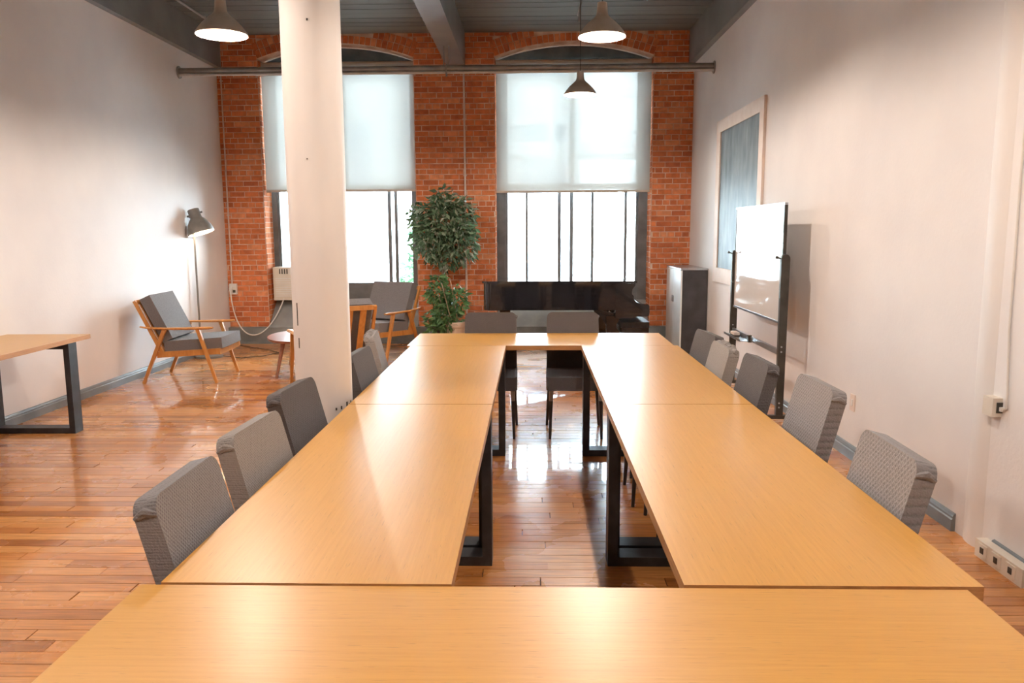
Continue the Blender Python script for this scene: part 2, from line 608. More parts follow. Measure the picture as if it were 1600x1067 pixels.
M['facade_white'] = plain('white_facade_trim', (0.86, 0.86, 0.86), 0.5)
M['asphalt'] = mottled('street_asphalt', (0.30, 0.30, 0.30), (0.38, 0.38, 0.38), 0.9, 8)
M['felt'] = plain('grey_felt', (0.10, 0.085, 0.07), 0.95)

# ------------------------------------------------------------------ floor
floor = MB().bb(XL - 0.1, XR + 0.1, YB - 0.1, YW + 0.2, -0.12, -0.010).build('floor', M['subfloor'])
tag(floor, 'varnished orange wood strip floor of the loft room', 'floor', kind='structure')
boards = []
BW = 0.083
y = YB
row = 0
while y < YW + 0.02:
    x = XL - rnd.uniform(0, 1.0)
    while x < XR:
        l = rnd.choice((0.6, 0.85, 1.1, 1.4, 1.7)) * rnd.uniform(0.92, 1.08)
        x0, x1 = max(x, XL), min(x + l, XR)
        if x1 - x0 > 0.03:
            boards.append((x0, x1, y, min(y + BW, YW + 0.05)))
        x += l
    y += BW


def seen_board(b):
    cx, cy = (b[0] + b[1]) / 2, (b[2] + b[3]) / 2
    if cy < 1.75:
        return False
    if not (-0.66 * cy < b[1] and b[0] < 0.66 * cy):
        return False
    if cx < -1.15 or b[0] > 1.25:
        return True
    return b[0] < 0.32 and b[1] > -0.17 and cy > 3.0


cand = sorted((i for i, b in enumerate(boards) if seen_board(b)), key=lambda i: boards[i][2])[:300]
single = set(cand)
bc = {}
rest = MB()
for i, (x0, x1, y0, y1) in enumerate(boards):
    g = 0.0016
    dz = rnd.uniform(-0.0006, 0.0006)
    if i in single:
        key = (round(x1 - x0, 2), round(y1 - y0, 3))
        if key not in bc:
            bc[key] = MB().box((0, 0, -0.006), (key[0] - 2 * g, key[1] - 2 * g, 0.012)).mesh('floor_board', M['board'])
        link('floor_board', bc[key], floor, ((x0 + x1) / 2, (y0 + y1) / 2, dz))
    else:
        rest.bb(x0 + g, x1 - g, y0 + g, y1 - g, -0.012, dz)
o = rest.build('floor_boards', M['board_s'], floor)
o['kind'] = 'stuff'

# ------------------------------------------------------------------ walls
w = MB().bb(XL - 0.25, XL, YB, YW + 0.5, -0.1, ZC + 0.1).build('wall_left', M['plaster'])
tag(w, 'tall plain white plaster wall on the left', 'wall', kind='structure')
w = MB().bb(XR, XR + 0.25, YB, YW + 0.5, -0.1, ZC + 0.1).build('wall_right', M['plaster'])
tag(w, 'tall white plaster wall on the right with the chalkboard', 'wall', kind='structure')
w = MB().bb(XL, XR, YB - 0.25, YB, -0.1, ZC + 0.1).build('wall_rear', M['plaster'])
tag(w, 'white plaster wall behind the viewpoint', 'wall', kind='structure')

# far wall: brick piers and arches over two windows
PIERS = [(XL, WIN[0][0]), (WIN[0][1], WIN[1][0]), (WIN[1][1], XR)]
wall = MB()
for x0, x1 in PIERS:
    wall.bb(x0, x1, YW, YW + 0.5, 0.0, ZC + 0.05)
ARC = []
for x0, x1 in WIN:
    cx, hs = (x0 + x1) / 2, (x1 - x0) / 2
    rad = (hs * hs + RISE * RISE) / (2 * RISE)
    zc = ZSPRING + RISE - rad
    a0 = math.asin(hs / rad)
    ARC.append((cx, zc, rad, a0))
    arc = [(cx + rad * math.sin(-a0 + 2 * a0 * k / 24), zc + rad * math.cos(-a0 + 2 * a0 * k / 24)) for k in range(25)]
    for k in range(24):
        (xa, za), (xb, zb) = arc[k], arc[k + 1]
        wall.prism([(xa, za), (xb, zb), (xb, ZC + 0.05), (xa, ZC + 0.05)], YW, YW + 0.5, 'y')
    wall.bb(x0, x1, 11.42, YW + 0.5, 0.0, ZSILL)
wall = wall.build('wall_far', M['mortar'])
tag(wall, 'exposed red brick wall with two tall arched window openings', 'wall', kind='structure')

CH, BL, BG = 0.0725, 0.205, 0.0055
bricks = []       # x0,x1,z0,z1
row = 0
z = 0.235
while z < ZC - 0.02:
    z1 = min(z + CH, ZC)
    for pi, (x0, x1) in enumerate(PIERS):
        header = row % 6 == 5
        L = BL if not header else BL / 2
        x = x0 - (L / 2 if row % 2 else 0) - rnd.uniform(0, 0.03)
        while x < x1:
            a, b = max(x, x0), min(x + L * rnd.uniform(0.96, 1.04), x1)
            if b - a > 0.03:
                bricks.append((a, b, z, z1))
            x = max(b, x + L * 0.9)
    # spandrels
    for (cx, zc, rad, a0) in ARC:
        hs = rad * math.sin(a0)
        x = cx - hs
        while x < cx + hs:
            b = min(x + BL, cx + hs)
            zz = max(zc + math.sqrt(max((rad + 0.21) ** 2 - (t - cx) ** 2, 0)) for t in (x, b))
            if z > zz - 0.03 and b - x > 0.05:
                bricks.append((x, b, z, z1))
            x = b
    z += CH
    row += 1


def brick_rank(b):
    cx, cz = (b[0] + b[1]) / 2, (b[2] + b[3]) / 2
    hidden = 0
    if -1.62 < cx < -0.75 and 0.2 < cz < 2.1:
        hidden = 1            # behind the plant
    if -0.6 < cx < 1.75 and cz < 0.95:
        hidden = 1            # behind the piano
    if cz > 3.75:
        hidden = 1
    return (hidden, -round(b[1] - b[0], 2))


order = sorted(range(len(bricks)), key=lambda i: brick_rank(bricks[i]))
keep = set(order[:300])
cache = {}
rest = MB()
for i, (a, b, z0, z1) in enumerate(bricks):
    out = rnd.uniform(0.003, 0.008)
    if i in keep:
        key = round(b - a, 2)
        if key not in cache:
            cache[key] = MB().box((0, 0, 0), (key - 2 * BG, 0.05, CH - 2 * BG)).mesh('brick', M['brick'])
        br = link('brick', cache[key], wall, ((a + b) / 2, YW + 0.025 - out, (z0 + z1) / 2))
        br.rotation_euler = (rnd.uniform(-.012, .012), 0, rnd.uniform(-.008, .008))
    else:
        rest.bb(a + BG, b - BG, YW - out, YW + 0.04, z0 + BG, z1 - BG)
for (cx, zc, rad, a0) in ARC:      # two rings of voussoirs
    for ring in range(2):
        r0 = rad + ring * 0.106
        n = int(2 * a0 * r0 / 0.073)
        for k in range(n):
            t = -a0 + 2 * a0 * (k + 0.5) / n
            p = Vector((cx + (r0 + 0.05) * math.sin(t), YW + 0.02 - rnd.uniform(.004, .009), zc + (r0 + 0.05) * math.cos(t)))
            if p.z > ZC - 0.01:
                continue
            rest.box(p, (0.064, 0.05, 0.097), Matrix.Rotation(t, 3, 'Y'))
# reveals of the openings
row = 0
z = 0.25
while z < ZSPRING - 0.02:
    for xf, sgn in ((WIN[0][0], 1), (WIN[0][1], -1), (WIN[1][0], 1), (WIN[1][1], -1)):
        cuts = (YW + 0.005, YW + 0.11, YW + 0.33) if row % 2 else (YW + 0.005, YW + 0.215, YW + 0.33)
        for ya, yb in zip(cuts, cuts[1:]):
            d = rnd.uniform(.003, .008) * sgn
            rest.bb(min(xf - 0.04 * sgn, xf + d), max(xf - 0.04 * sgn, xf + d), ya + BG, yb - BG, z + BG, z + CH - BG)
    z += CH
    row += 1
o = rest.build('brick_run', M['brick_s'], wall)
o['kind'] = 'stuff'

# plinth along the far wall, baseboards
b = MB().bb(XL, XR, 10.90, YW + 0.02, 0, 0.232).bb(XL, XR, 10.885, 10.90, 0, 0.03)
b = b.build('baseboard_far', M['plinth'])
tag(b, 'low grey painted plinth running under the brick wall and windows', 'baseboard', kind='structure')
for nm, xa, s, lab in (('baseboard_left', XL, 1, 'blue grey moulded baseboard along the left white wall'), ('baseboard_right', XR, -1, 'blue grey moulded baseboard along the right white wall')):
    prof = [(0, 0), (0.022, 0), (0.022, 0.062), (0.016, 0.068), (0.016, 0.078), (0.010, 0.092), (0, 0.096)]
    poly = [(xa + s * px, pz) for px, pz in prof]
    segs = [(YB, 10.9)] if s > 0 else [(YB, 3.62), (3.96, 10.9)]
    mb = MB()
    for ya, yb in segs:
        mb.prism(poly, ya, yb, 'y')
    tag(mb.build(nm, M['trim']), lab, 'baseboard', kind='structure')

# ------------------------------------------------------------------ ceiling and beams
ceil = MB().bb(XL - 0.2, XR + 0.2, YB - 0.2, YW + 0.5, ZC + 0.02, ZC + 0.12).build('ceiling', M['ceil_gap'])
tag(ceil, 'dark grey painted board ceiling between the beams', 'ceiling', kind='structure')
cm = MB().box((0, 0, 0.014), (XR - XL, 0.187, 0.028)).mesh('ceiling_board', M['ceil'])
yy = YB + 0.1
while yy < YW:
    link('ceiling_board', cm, ceil, ((XL + XR) / 2, yy, ZC + rnd.uniform(-0.003, 0.003)))
    yy += 0.2
for xa, xb, lab in ((-4.257, -4.18, 'dark grey ceiling beam along the top of the left wall'),
                    (-1.12, -0.865, 'wide dark grey ceiling beam over the white column'),
                    (2.135, 2.212, 'dark grey ceiling beam along the top of the right wall')):
    o = MB().bb(xa, xb, YB, YW - 0.01, 3.77, ZC + 0.01).bevel(0.008, 2).build('ceiling_beam', M['beam'])
    tag(o, lab, 'beam', kind='structure')

# ------------------------------------------------------------------ windows
def window(name, wi, lower_mull, upper_mull, jl, jr, lab):
    x0, x1 = WIN[wi]
    root = thing(name, (0, 0, 0), lab, 'window', kind='structure')
    ya, yb = YG, YG + 0.10
    ztr0, ztr1 = 2.15, 2.22
    MB().bb(x0, x0 + jl, ya, yb, ZSILL, 4.06).bb(x0 + jl, x0 + jl + 0.03, ya + 0.03, yb, ZSILL + 0.2, 4.06).build('jamb', M['frame'], root)
    MB().bb(x1 - jr, x1, ya, yb, ZSILL, 4.06).bb(x1 - jr - 0.03, x1 - jr, ya + 0.03, yb, ZSILL + 0.2, 4.06).build('jamb', M['frame'], root)
    MB().bb(x0 + jl, x1 - jr, ya + 0.01, yb, ZSILL, 0.83).bb(x0 + jl, x1 - jr, ya - 0.01, yb, 0.74, 0.77).build('bottom_rail', M['frame'], root)
    MB().bb(x0 + jl, x1 - jr, ya, yb, ztr0, ztr1).build('transom', M['frame'], root)
    MB().bb(x0 + jl, x1 - jr, ya, yb, 3.80, 4.06).build('head_rail', M['frame'], root)
    ln = []
    for x, ww in lower_mull:
        ln.append((x - ww / 2, x + ww / 2))
        MB().bb(x - ww / 2, x + ww / 2, ya + 0.02, yb - 0.02, 0.83, ztr0).build('mullion', M['frame'], root)
    un = []
    for x, ww in upper_mull:
        un.append((x - ww / 2, x + ww / 2))
        MB().bb(x - ww / 2, x + ww / 2, ya + 0.02, yb - 0.02, ztr1, 3.80).build('mullion', M['frame'], root)
    for bars, za, zb in ((ln, 0.83, ztr0), (un, ztr1, 3.80)):
        e = [x0 + jl] + [v for p in bars for v in p] + [x1 - jr]
        for a, b in zip(e[0::2], e[1::2]):
            MB().bb(a, b, ya + 0.048, ya + 0.054, za, zb).build('pane', M['glass'], root)
    MB().prism([(10.925, 0.20), (YG + 0.02, 0.20), (YG + 0.02, ZSILL + 0.01), (YG - 0.03, ZSILL), (10.925, 0.236)], x0 + 0.009, x1 - 0.009, 'x').build('window_sill', M['sill'], root)
    # dark panel closing the arch above the blind
    cx, zc, rad, a0 = ARC[wi]
    poly = [(x0 + 0.005, 3.80)] + [(x1 - 0.005, 3.80)]
    poly += [(cx + (rad - 0.004) * math.sin(a0 - 2 * a0 * k / 20) * 0.998, zc + (rad - 0.004) * math.cos(a0 - 2 * a0 * k / 20)) for k in range(21)]
    MB().prism(poly, 11.20, 11.24, 'y').build('arch_panel', M['panel'], root)
    # pale lip under the arch
    lip = MB()
    pts = [(cx + (rad - 0.008) * math.sin(-a0 + 2 * a0 * k / 24), 11.19, zc + (rad - 0.008) * math.cos(-a0 + 2 * a0 * k / 24)) for k in range(25)]
    lip.tube(pts, 0.010, 6)
    lip.build('caulk_bead', M['conduit'], root, True)
    return root


window('window_1', 0, [(-2.010, 0.05), (-1.915, 0.045)], [(-2.63, 0.07)], 0.07, 0.09, 'tall dark framed window behind the column with an air conditioner')
window('window_2', 1, [(-0.042, 0.035), (0.423, 0.045), (0.596, 0.05), (0.896, 0.04), (1.368, 0.04)], [(0.60, 0.075)], 0.13, 0.13, 'tall dark framed window behind the grand piano')


def blind(wi, zb, lab):
    x0, x1 = WIN[wi]
    root = thing('roller_blind', ((x0 + x1) / 2, 11.06, zb), lab, 'blind', group='roller blinds in the arched windows')
    hw = (x1 - x0) / 2 - 0.014
    mb = MB()
    n = 16
    for k in range(n):
        za, zbb = 0.02 + (3.82 - zb) * k / n, 0.02 + (3.82 - zb) * (k + 1) / n
        ys = [0.004 * math.sin(t * 0.9) for t in (k, k + 1)]
        mb._add([(-hw, ys[0], za), (hw, ys[0], za), (hw, ys[1], zbb), (-hw, ys[1], zbb)], [(0, 1, 2, 3)])
    bmesh.ops.remove_doubles(mb.bm, verts=mb.bm.verts[:], dist=1e-5)
    mb.build('cloth', M['blind'], root, True)
    MB().bb(-hw, hw, -0.012, 0.012, 0, 0.03).bevel(0.005, 2).build('bottom_bar', M['roller'], root)
    MB().tube([(-hw, 0.04, 3.83 - zb), (hw, 0.04, 3.83 - zb)], 0.037, 14).build('roller_tube', M['roller'], root, True)


blind(0, 2.115, 'white roller blind half lowered over the window behind the column')
blind(1, 2.085, 'white roller blind half lowered over the window behind the piano')

# ------------------------------------------------------------------ columns
def column(name, x, y, r, label, marks):
    mb = MB()
    n, rings = 40, 26
    vs = []
    q = random.Random(3)
    ph = [q.uniform(0, 6) for _ in range(4)]
    zt = 3.77 if marks else ZC
    rr = []
    for i in range(rings + 1):
        z = zt * i / rings
        ring = []
        for k in range(n):
            a = 2 * math.pi * k / n
            d = 0.0016 * math.sin(3 * a + ph[0]) + 0.0012 * math.sin(7 * a + z * 0.6 + ph[1]) + 0.001 * math.sin(2.3 * z + ph[2])
            ring.append(mb.bm.verts.new(((r + d) * math.cos(a), (r + d) * math.sin(a), z)))
        rr.append(ring)
    for i in range(rings):
        for k in range(n):
            mb.bm.faces.new((rr[i][k], rr[i][(k + 1) % n], rr[i + 1][(k + 1) % n], rr[i + 1][k]))
    mb.bm.faces.new(rr[-1])
    mb.bm.faces.new(rr[0][::-1])
    root = mb.build(name, M['column'], None, True, (x, y, 0))
    tag(root, label, 'column', kind='structure')
    return root


C1 = column('column', -1.035, 3.85, 0.139, 'round white plastered column standing between the left chairs', True)
q = random.Random(11)
for ang, z, w_, h_ in ((-52, 0.702, .006, .012), (-40, 0.705, .005, .016), (-25, 0.715, .008, .026), (-17, 0.712, .006, .010), (-11, .72, .005, .016),
                       (-128, 1.17, .006, .11), (-126, 1.03, .006, .05), (-80, 2.52, .008, .010), (-112, 2.83, .006, .012), (-60, 2.78, .006, .028), (-90, 1.9, .005, .006)):
    a = R(ang)
    rot = Matrix.Rotation(a, 3, 'Z')
    MB().box((0.139 * math.cos(a), 0.139 * math.sin(a), z), (0.005, w_, h_), rot).build('paint_chip', M['stand'], C1)
C2 = column('wall_column', 2.362, 3.80, 0.172, 'round white column half sunk into the right wall', False)

# ------------------------------------------------------------------ outside
o = MB().bb(-60, 60, 12.5, 90, -4.2, -4.0).build('street_ground', M['asphalt'])
tag(o, 'pale street outside far below the windows', 'street', kind='structure')
fb = thing('opposite_building', (-5, 24, -4), 'pale building with white window frames seen through the blinds', 'building')
MB().bb(-14, 6.5, 0, 6, 0, 15).build('facade_wall', M['facade'], fb)
for ix in range(7):
    for iz in range(4):
        cx, cz = -12 + ix * 2.9, 3.2 + iz * 3.4
        f = MB().bb(cx - 0.75, cx + 0.75, -0.06, 0.02, cz, cz + 2.2)
        f = f.build('window_frame', M['facade_white'], fb)
        for jx in range(2):
            for jz in range(3):
                MB().bb(cx - 0.67 + jx * 0.70, cx - 0.03 + jx * 0.70, -0.075, -0.05, cz + 0.08 + jz * 0.70, cz + 0.72 + jz * 0.70).build('pane', M['facade_glass'], f)
br = thing('footbridge', (3.0, 17.5, -4), 'white steel footbridge with crossed railing seen through the blind', 'bridge')
MB().bb(-5.5, 9, -0.8, 0.8, 7.15, 7.40).build('deck', M['facade_white'], br)
MB().bb(-5.5, 9, -0.85, -0.75, 8.25, 8.45).build('handrail', M['facade_white'], br)
for k in range(10):
    MB().bb(-5.5 + k * 1.45, -5.42 + k * 1.45, -0.83, -0.77, 7.4, 8.25).build('railing_post', M['facade_white'], br)
    if k < 9:
        xa = -5.46 + k * 1.45
        MB().bar((xa, -0.8, 7.42 if k % 2 else 8.23), (xa + 1.45, -0.8, 8.23 if k % 2 else 7.42), 0.05, 0.05).build('railing_brace', M['facade_white'], br)
for xa in (-4.9, 6.5):
    MB().bb(xa - 0.2, xa + 0.2, -0.3, 0.3, 0, 7.15).build('pillar', M['facade_white'], br)


def leaves(mb, q, pos, nrm_bias, size, droop):
    d = Vector((q.gauss(0, 1), q.gauss(0, 1), q.gauss(0, 0.7))).normalized() + nrm_bias
    d.z -= droop
    d.normalize()
    s = d.cross(Vector((q.gauss(0, 1), q.gauss(0, 1), q.gauss(0, 1)))).normalized()
    nn = s.cross(d)
    L = size * q.uniform(0.75, 1.3)
    W = L * 0.42
    p = pos
    vs = [p, p + d * L * 0.4 + s * W * 0.5 + nn * L * 0.06, p + d * L, p + d * L * 0.4 - s * W * 0.5 + nn * L * 0.06, p + d * L * 0.45 - nn * L * 0.03]
    mb._add(vs, [(0, 1, 4), (1, 2, 4), (2, 3, 4), (3, 0, 4)])


def crown(n, blobs, size, seed, droop=0.3, shell=0.55):
    mb = MB()
    q = random.Random(seed)
    tot = sum(b[3] * b[4] * b[5] for b in blobs)
    for (cx, cy, cz, rx, ry, rz) in blobs:
        m = int(n * rx * ry * rz / tot)
        for _ in range(m):
            v = Vector((q.gauss(0, 1), q.gauss(0, 1), q.gauss(0, 1))).normalized()
            rr = q.uniform(shell, 1.0)
            p = Vector((cx + v.x * rx * rr, cy + v.y * ry * rr, cz + v.z * rz * rr))
            leaves(mb, q, p, v * 0.8, size, droop)
    return mb


tr = thing('street_tree', (-1.95, 15.4, -4), 'green street tree outside the window behind the column', 'tree')
MB().tube([(0, 0, 0), (0.05, 0, 3), (0.0, 0.05, 5.2)], [0.16, 0.12, 0.06], 10).build('trunk', M['bark'], tr, True)
o = crown(2600, [(0.35, 0, 5.4, 0.75, 0.7, 0.75), (0.1, 0.2, 4.6, 0.8, 0.8, 0.6)], 0.17, 5).build('foliage', M['leaf3'], tr)
o['kind'] = 'stuff'

# ------------------------------------------------------------------ pipes and conduits on ceiling and wall
pr = thing('ceiling_pipe', (0, 9.79, 3.49), 'grey steel pipe spanning the room below the beams', 'pipe')
MB().tube([(XL + 0.012, 0, 0.018), (XR - 0.012, 0, 0.018)], 0.033, 14).build('main_pipe', M['pipe'], pr, True)
MB().tube([(XL + 0.012, -0.01, -0.032), (XR - 0.012, -0.01, -0.032)], 0.019, 10).build('lower_pipe', M['pipe_l'], pr, True)
for x in (XL + 0.006, XR - 0.006):
    MB().tube([(x - 0.005, 0, 0), (x + 0.005, 0, 0)], 0.075, 16).build('wall_flange', M['pipe'], pr, True)
hg = MB()
for dx in (-0.03, 0.03):
    hg.tube([(-1.0 + dx, 0, 0.275), (-1.0 + dx, 0, 0.02)], 0.008, 8)
hg.tube([(-1.0, 0.045 * math.cos(t), -0.01 + 0.065 * math.sin(t)) for t in [k * math.pi / 8 for k in range(17)]], 0.010, 8)
hg.build('hanger', M['pipe'], pr, True)

cd = thing('brick_conduit', (-4.19, YW - 0.022, 0.8), 'thin pale conduit on the narrow brick pier by the left wall', 'conduit')
MB().tube([(0, 0, 0), (0, 0, 3.28)], 0.011, 8).build('conduit_tube', M['conduit'], cd, True)
for z in (0.5, 1.0, 1.9, 2.8):
    MB().box((0, 0.004, z), (0.045, 0.018, 0.016)).build('clip', M['conduit'], cd)
cd = thing('brick_conduit', (-0.885, YW - 0.022, 0.42), 'thin pale conduit on the middle brick pier beside the ficus', 'conduit')
MB().tube([(0, 0, 0), (0, 0, 3.76)], 0.014, 8).build('conduit_tube', M['conduit'], cd, True)
for z in (0.9, 1.9, 2.65, 3.3):
    MB().box((0, 0.004, z), (0.05, 0.018, 0.018)).build('clip', M['conduit'], cd)
cd = thing('ceiling_conduit', (-4.0, 3.0, ZC - 0.02), 'thin light metal conduit beside the left ceiling beam', 'conduit')
MB().tube([(0, -5, 0), (0, 7.9, 0)], 0.013, 8).build('conduit_tube', M['pipe_l'], cd, True)
for yv in (-3, -1, 1, 3, 5, 7):
    MB().box((0, yv, 0.006), (0.05, 0.02, 0.022)).build('clip', M['pipe_l'], cd)
cd = thing('ceiling_conduit', (0.60, 8.8, ZC - 0.02), 'light metal ceiling conduit above the right row of pendants', 'conduit')
MB().tube([(0, -9, 0), (0, 1.3, 0)], 0.014, 8).build('conduit_tube', M['pipe_l'], cd, True)
MB().box((-0.06, -0.2, -0.005), (0.11, 0.11, 0.05)).bevel(0.006, 2).build('junction_box', M['pipe_l'], cd)
MB().tube([(0, 0.62, 0), (-0.02, 0.62, -0.10), (-0.03, 0.62, -0.25)], 0.013, 8).build('stub_tube', M['pipe'], cd, True)

# ------------------------------------------------------------------ pendant lamps
def pendant(x, y, z, label, sticker):
    root = thing('pendant_lamp', (x, y, z), label, 'lamp', group='metal pendant lamps hanging in two rows')
    outer = [(0.172, 0.0), (0.174, 0.006), (0.166, 0.022), (0.150, 0.045), (0.128, 0.072), (0.102, 0.098), (0.076, 0.120), (0.056, 0.138), (0.045, 0.152), (0.040, 0.170), (0.038, 0.200), (0.035, 0.238), (0.010, 0.242)]
    MB().lathe(outer, 36).build('shade', M['shade'], root, True)
    inner = [(0.170, 0.001), (0.162, 0.022), (0.146, 0.044), (0.124, 0.070), (0.098, 0.095), (0.072, 0.116), (0.050, 0.134), (0.0, 0.140)]
    MB().lathe(inner, 36).build('shade_lining', M['lining'], root, True)
    MB().lathe([(0, 0.072), (0.020, 0.078), (0.030, 0.095), (0.028, 0.112), (0.016, 0.130), (0, 0.134)], 16).build('bulb', M['bulb'], root, True)
    MB().tube([(0, 0, 0.24), (0, 0, ZC - z - 0.03)], 0.004, 6).build('cord', M['cord'], root)
    MB().lathe([(0.006, -0.05), (0.045, -0.045), (0.055, 0.0), (0, 0.002)], 20, (0, 0, ZC - z - 0.004)).build('ceiling_canopy', M['shade'], root, True)
    if sticker:
        s = MB()
        for k in range(4):
            a0, a1 = R(58 + k * 6), R(64 + k * 6)
            p = lambda a, r, zz: (r * math.cos(a), r * math.sin(a), zz)
            s._add([p(a0, 0.160, 0.021), p(a1, 0.160, 0.021), p(a1, 0.142, 0.043), p(a0, 0.142, 0.043)], [(0, 1, 2, 3)])
        s.build('sticker', M['sticker'], root)
    ld = bpy.data.lights.new('pendant_light', 'POINT')
    ld.energy = LAMP_POWER
    ld.color = LAMP_COLOR
    ld.shadow_soft_size = 0.028
    lo = bpy.data.objects.new('pendant_light', ld)
    COL.objects.link(lo)
    lo.parent = root
    lo.location = (0, 0, 0.040)


pendant(0.537, 8.60, 2.985, 'smaller looking pendant lamp hanging in front of the right window', True)
pendant(0.526, 5.95, 2.950, 'large metal pendant lamp near the top edge above the table gap', True)
pendant(-2.10, 5.55, 2.895, 'metal pendant lamp beside the left ceiling beam, left of the column', False)
pendant(-2.10, 8.20, 2.93, 'pendant lamp hidden behind the white column', False)
pendant(0.526, 3.10, 2.93, 'metal pendant lamp hanging over the gap between the near tables', False)
pendant(0.526, 0.45, 2.93, 'metal pendant lamp hanging over the right end of the foreground table', False)
pendant(-2.10, 3.10, 2.93, 'metal pendant lamp hanging over the open floor left of the near chairs', False)
pendant(-2.10, 0.45, 2.93, 'metal pendant lamp hanging left of the foreground table', False)

# ------------------------------------------------------------------ conference tables
TL, TW, TH = 1.910, 0.684, 0.034


def frame_leg(root, x, hw=0.31, inset=0.0):
    """welded flat-tube rectangle across the table at local x"""
    a, b = -hw + inset, hw - inset
    d = 0.055
    t = 0.045
    mb = MB()
    for yv in (a + t / 2, b - t / 2):
        mb.bb(x - d, x + d, yv - t / 2, yv + t / 2, 0, 0.75 - TH)
    mb.bb(x - d, x + d, a + t, b - t, 0, t)
    mb.bb(x - d, x + d, a + t, b - t, 0.75 - TH - t, 0.75 - TH)
    mb.bevel(0.004, 1).build('leg_frame', M['black_steel'], root)


def table(loc, rz, legs, label, dz=0.0):
    root = thing('conference_table', (loc[0], loc[1], dz), label, 'table', rz, 'bamboo topped conference tables')
    top = MB().bb(-TL / 2, TL / 2, -TW / 2, TW / 2, 0.75 - TH, 0.75).bevel(0.003, 2)
    ob = top.build('tabletop', M['bamboo'], root)
    ob.data.materials.append(M['bamboo_edge'])
    for p in ob.data.polygons:
        if p.normal.z < 0.5:
            p.material_index = 1
    for x, hw, inset in legs:
        frame_leg(root, x, hw, inset)
    return root


D = -0.0031
hw = TW / 2 - 0.002
# local +X of the side tables points to +Y of the room
ny, fy = 1.721 + 0.958, 1.721 + 1.916 + 0.958
table((-0.531 + 0.0031 * ny, ny), R(90) + D, [(3.562 - ny, hw, 0), (1.781 - ny, hw, 0.03)], 'long bamboo table, near half of the left row by the closest chairs')
table((-0.531 + 0.0031 * fy, fy), R(90) + D, [(5.39 - fy, hw, 0), (3.703 - fy, hw, 0.025)], 'long bamboo table, far half of the left row beside the white column')
table((0.692 + 0.0031 * ny, ny), R(90) + D, [(3.562 - ny, hw, 0), (1.781 - ny, hw, 0.03)], 'long bamboo table, near half of the right row by the patterned chairs')
table((0.692 + 0.0031 * fy, fy), R(90) + D, [(5.38 - fy, hw, 0), (3.703 - fy, hw, 0.025)], 'long bamboo table, far half of the right row beside the whiteboard')
table((0.072, 5.553 + 0.343 + 0.002), D, [(-0.72, hw, 0), (0.72, hw, 0)], 'bamboo table set crosswise at the far end before the piano')
table((0.040, 1.721 - 0.343 - 0.004), D, [(-0.8, hw, 0), (0.8, hw, 0)], 'bamboo table set crosswise in the immediate foreground', -0.003)
table((-3.905, 5.285), R(90) + 0.012, [(0.70, 0.335, 0), (-0.72, 0.335, 0)], 'bamboo topped table with black legs against the left wall')

# ------------------------------------------------------------------ dining chairs in slipcovers
def rrect(w, h0, h1, r, n=5, wt=None):
    """rounded-top outline: bottom width w, from h0 to h1"""
    wt = w if wt is None else wt
    pts = [(-w / 2, h0), (w / 2, h0)]
    for k in range(n + 1):
        a = math.pi / 2 * k / n
        pts.append((wt / 2 - r + r * math.cos(a), h1 - r + r * math.sin(a)))
    for k in range(n + 1):
        a = math.pi / 2 + math.pi / 2 * k / n
        pts.append((-wt / 2 + r + r * math.cos(a), h1 - r + r * math.sin(a)))
    return pts


def make_chair(label, fab, ruffle=False, seed=0, hz=0.905):
    root = thing('dining_chair', (0, 0, 0), label, 'chair', group='slipcovered dining chairs around the tables')
    lean = math.atan2(0.125, 0.485)
    H = (hz - 0.40) / math.cos(lean)
    Mx = Matrix.Translation((0, -0.205, 0.40)) @ Matrix.Rotation(lean, 4, 'X')
    q = random.Random(seed)
    mb = MB().prism(rrect(0.425, 0.0, H, 0.045, wt=0.415), -0.03, 0.03, 'y').bevel(0.014, 3, 50)
    mb.xf(Mx)
    mb.build('backrest', M[fab], root, True)
    if ruffle:
        pts, rs = [], []
        for k in range(23):
            t = k / 22
            x = -0.20 + 0.40 * t
            pts.append(Mx @ Vector((x, -0.012 + q.uniform(-.010, .010), H - 0.008 + q.uniform(-0.006, 0.012))))
            rs.append(0.018 + q.uniform(-0.006, 0.010))
        MB().tube(pts, rs, 8).build('gathered_hem', M[fab], root, True)
    else:
        s = 1 if seed % 2 else -1
        pts = [Mx @ Vector((s * 0.205, yv, H - 0.03 - abs(yv) * 0.4)) for yv in (-0.03, -0.015, 0, 0.015, 0.03)]
        MB().tube(pts, [0.006, 0.011, 0.013, 0.011, 0.006], 8).build('corner_fold', M[fab], root, True)
    st = MB().prism([(-0.215, -0.235), (0.215, -0.235), (0.222, 0.19), (0.205, 0.235), (-0.205, 0.235), (-0.222, 0.19)], 0.385, 0.475, 'z').bevel(0.022, 3, 40)
    for v in st.bm.verts:
        v.co.z += 0.010 * math.cos(v.co.x * 7) * math.cos(v.co.y * 6.5) if v.co.z > 0.45 else (-0.012 * abs(v.co.x) / 0.22)
    st.build('seat', M[fab], root, True)
    for sx in (-1, 1):
        for (yt, yf, xt, xf) in ((0.195, 0.215, 0.185, 0.195), (-0.185, -0.215, 0.185, 0.21)):
            top, ft = Vector((sx * xt, yt, 0.40)), Vector((sx * xf, yf, 0.0))
            mid = top.lerp(ft, 0.27)
            lg = MB().tube([mid, ft], [0.016, 0.010], 10).build('leg', M['dark_leg'], root, True)
            MB().tube([top, mid], [0.018, 0.0165], 10).build('leg_sleeve', M['ferrule'], lg, True)
    MB().tube([(-0.19, -0.192, 0.31), (0.19, -0.192, 0.31)], 0.007, 8).build('stretcher', M['dark_leg'], root, True)
    return root


def place(ch, x, y, rz):
    ch.location = (x, y, 0)
    ch.rotation_euler = (0, 0, rz)


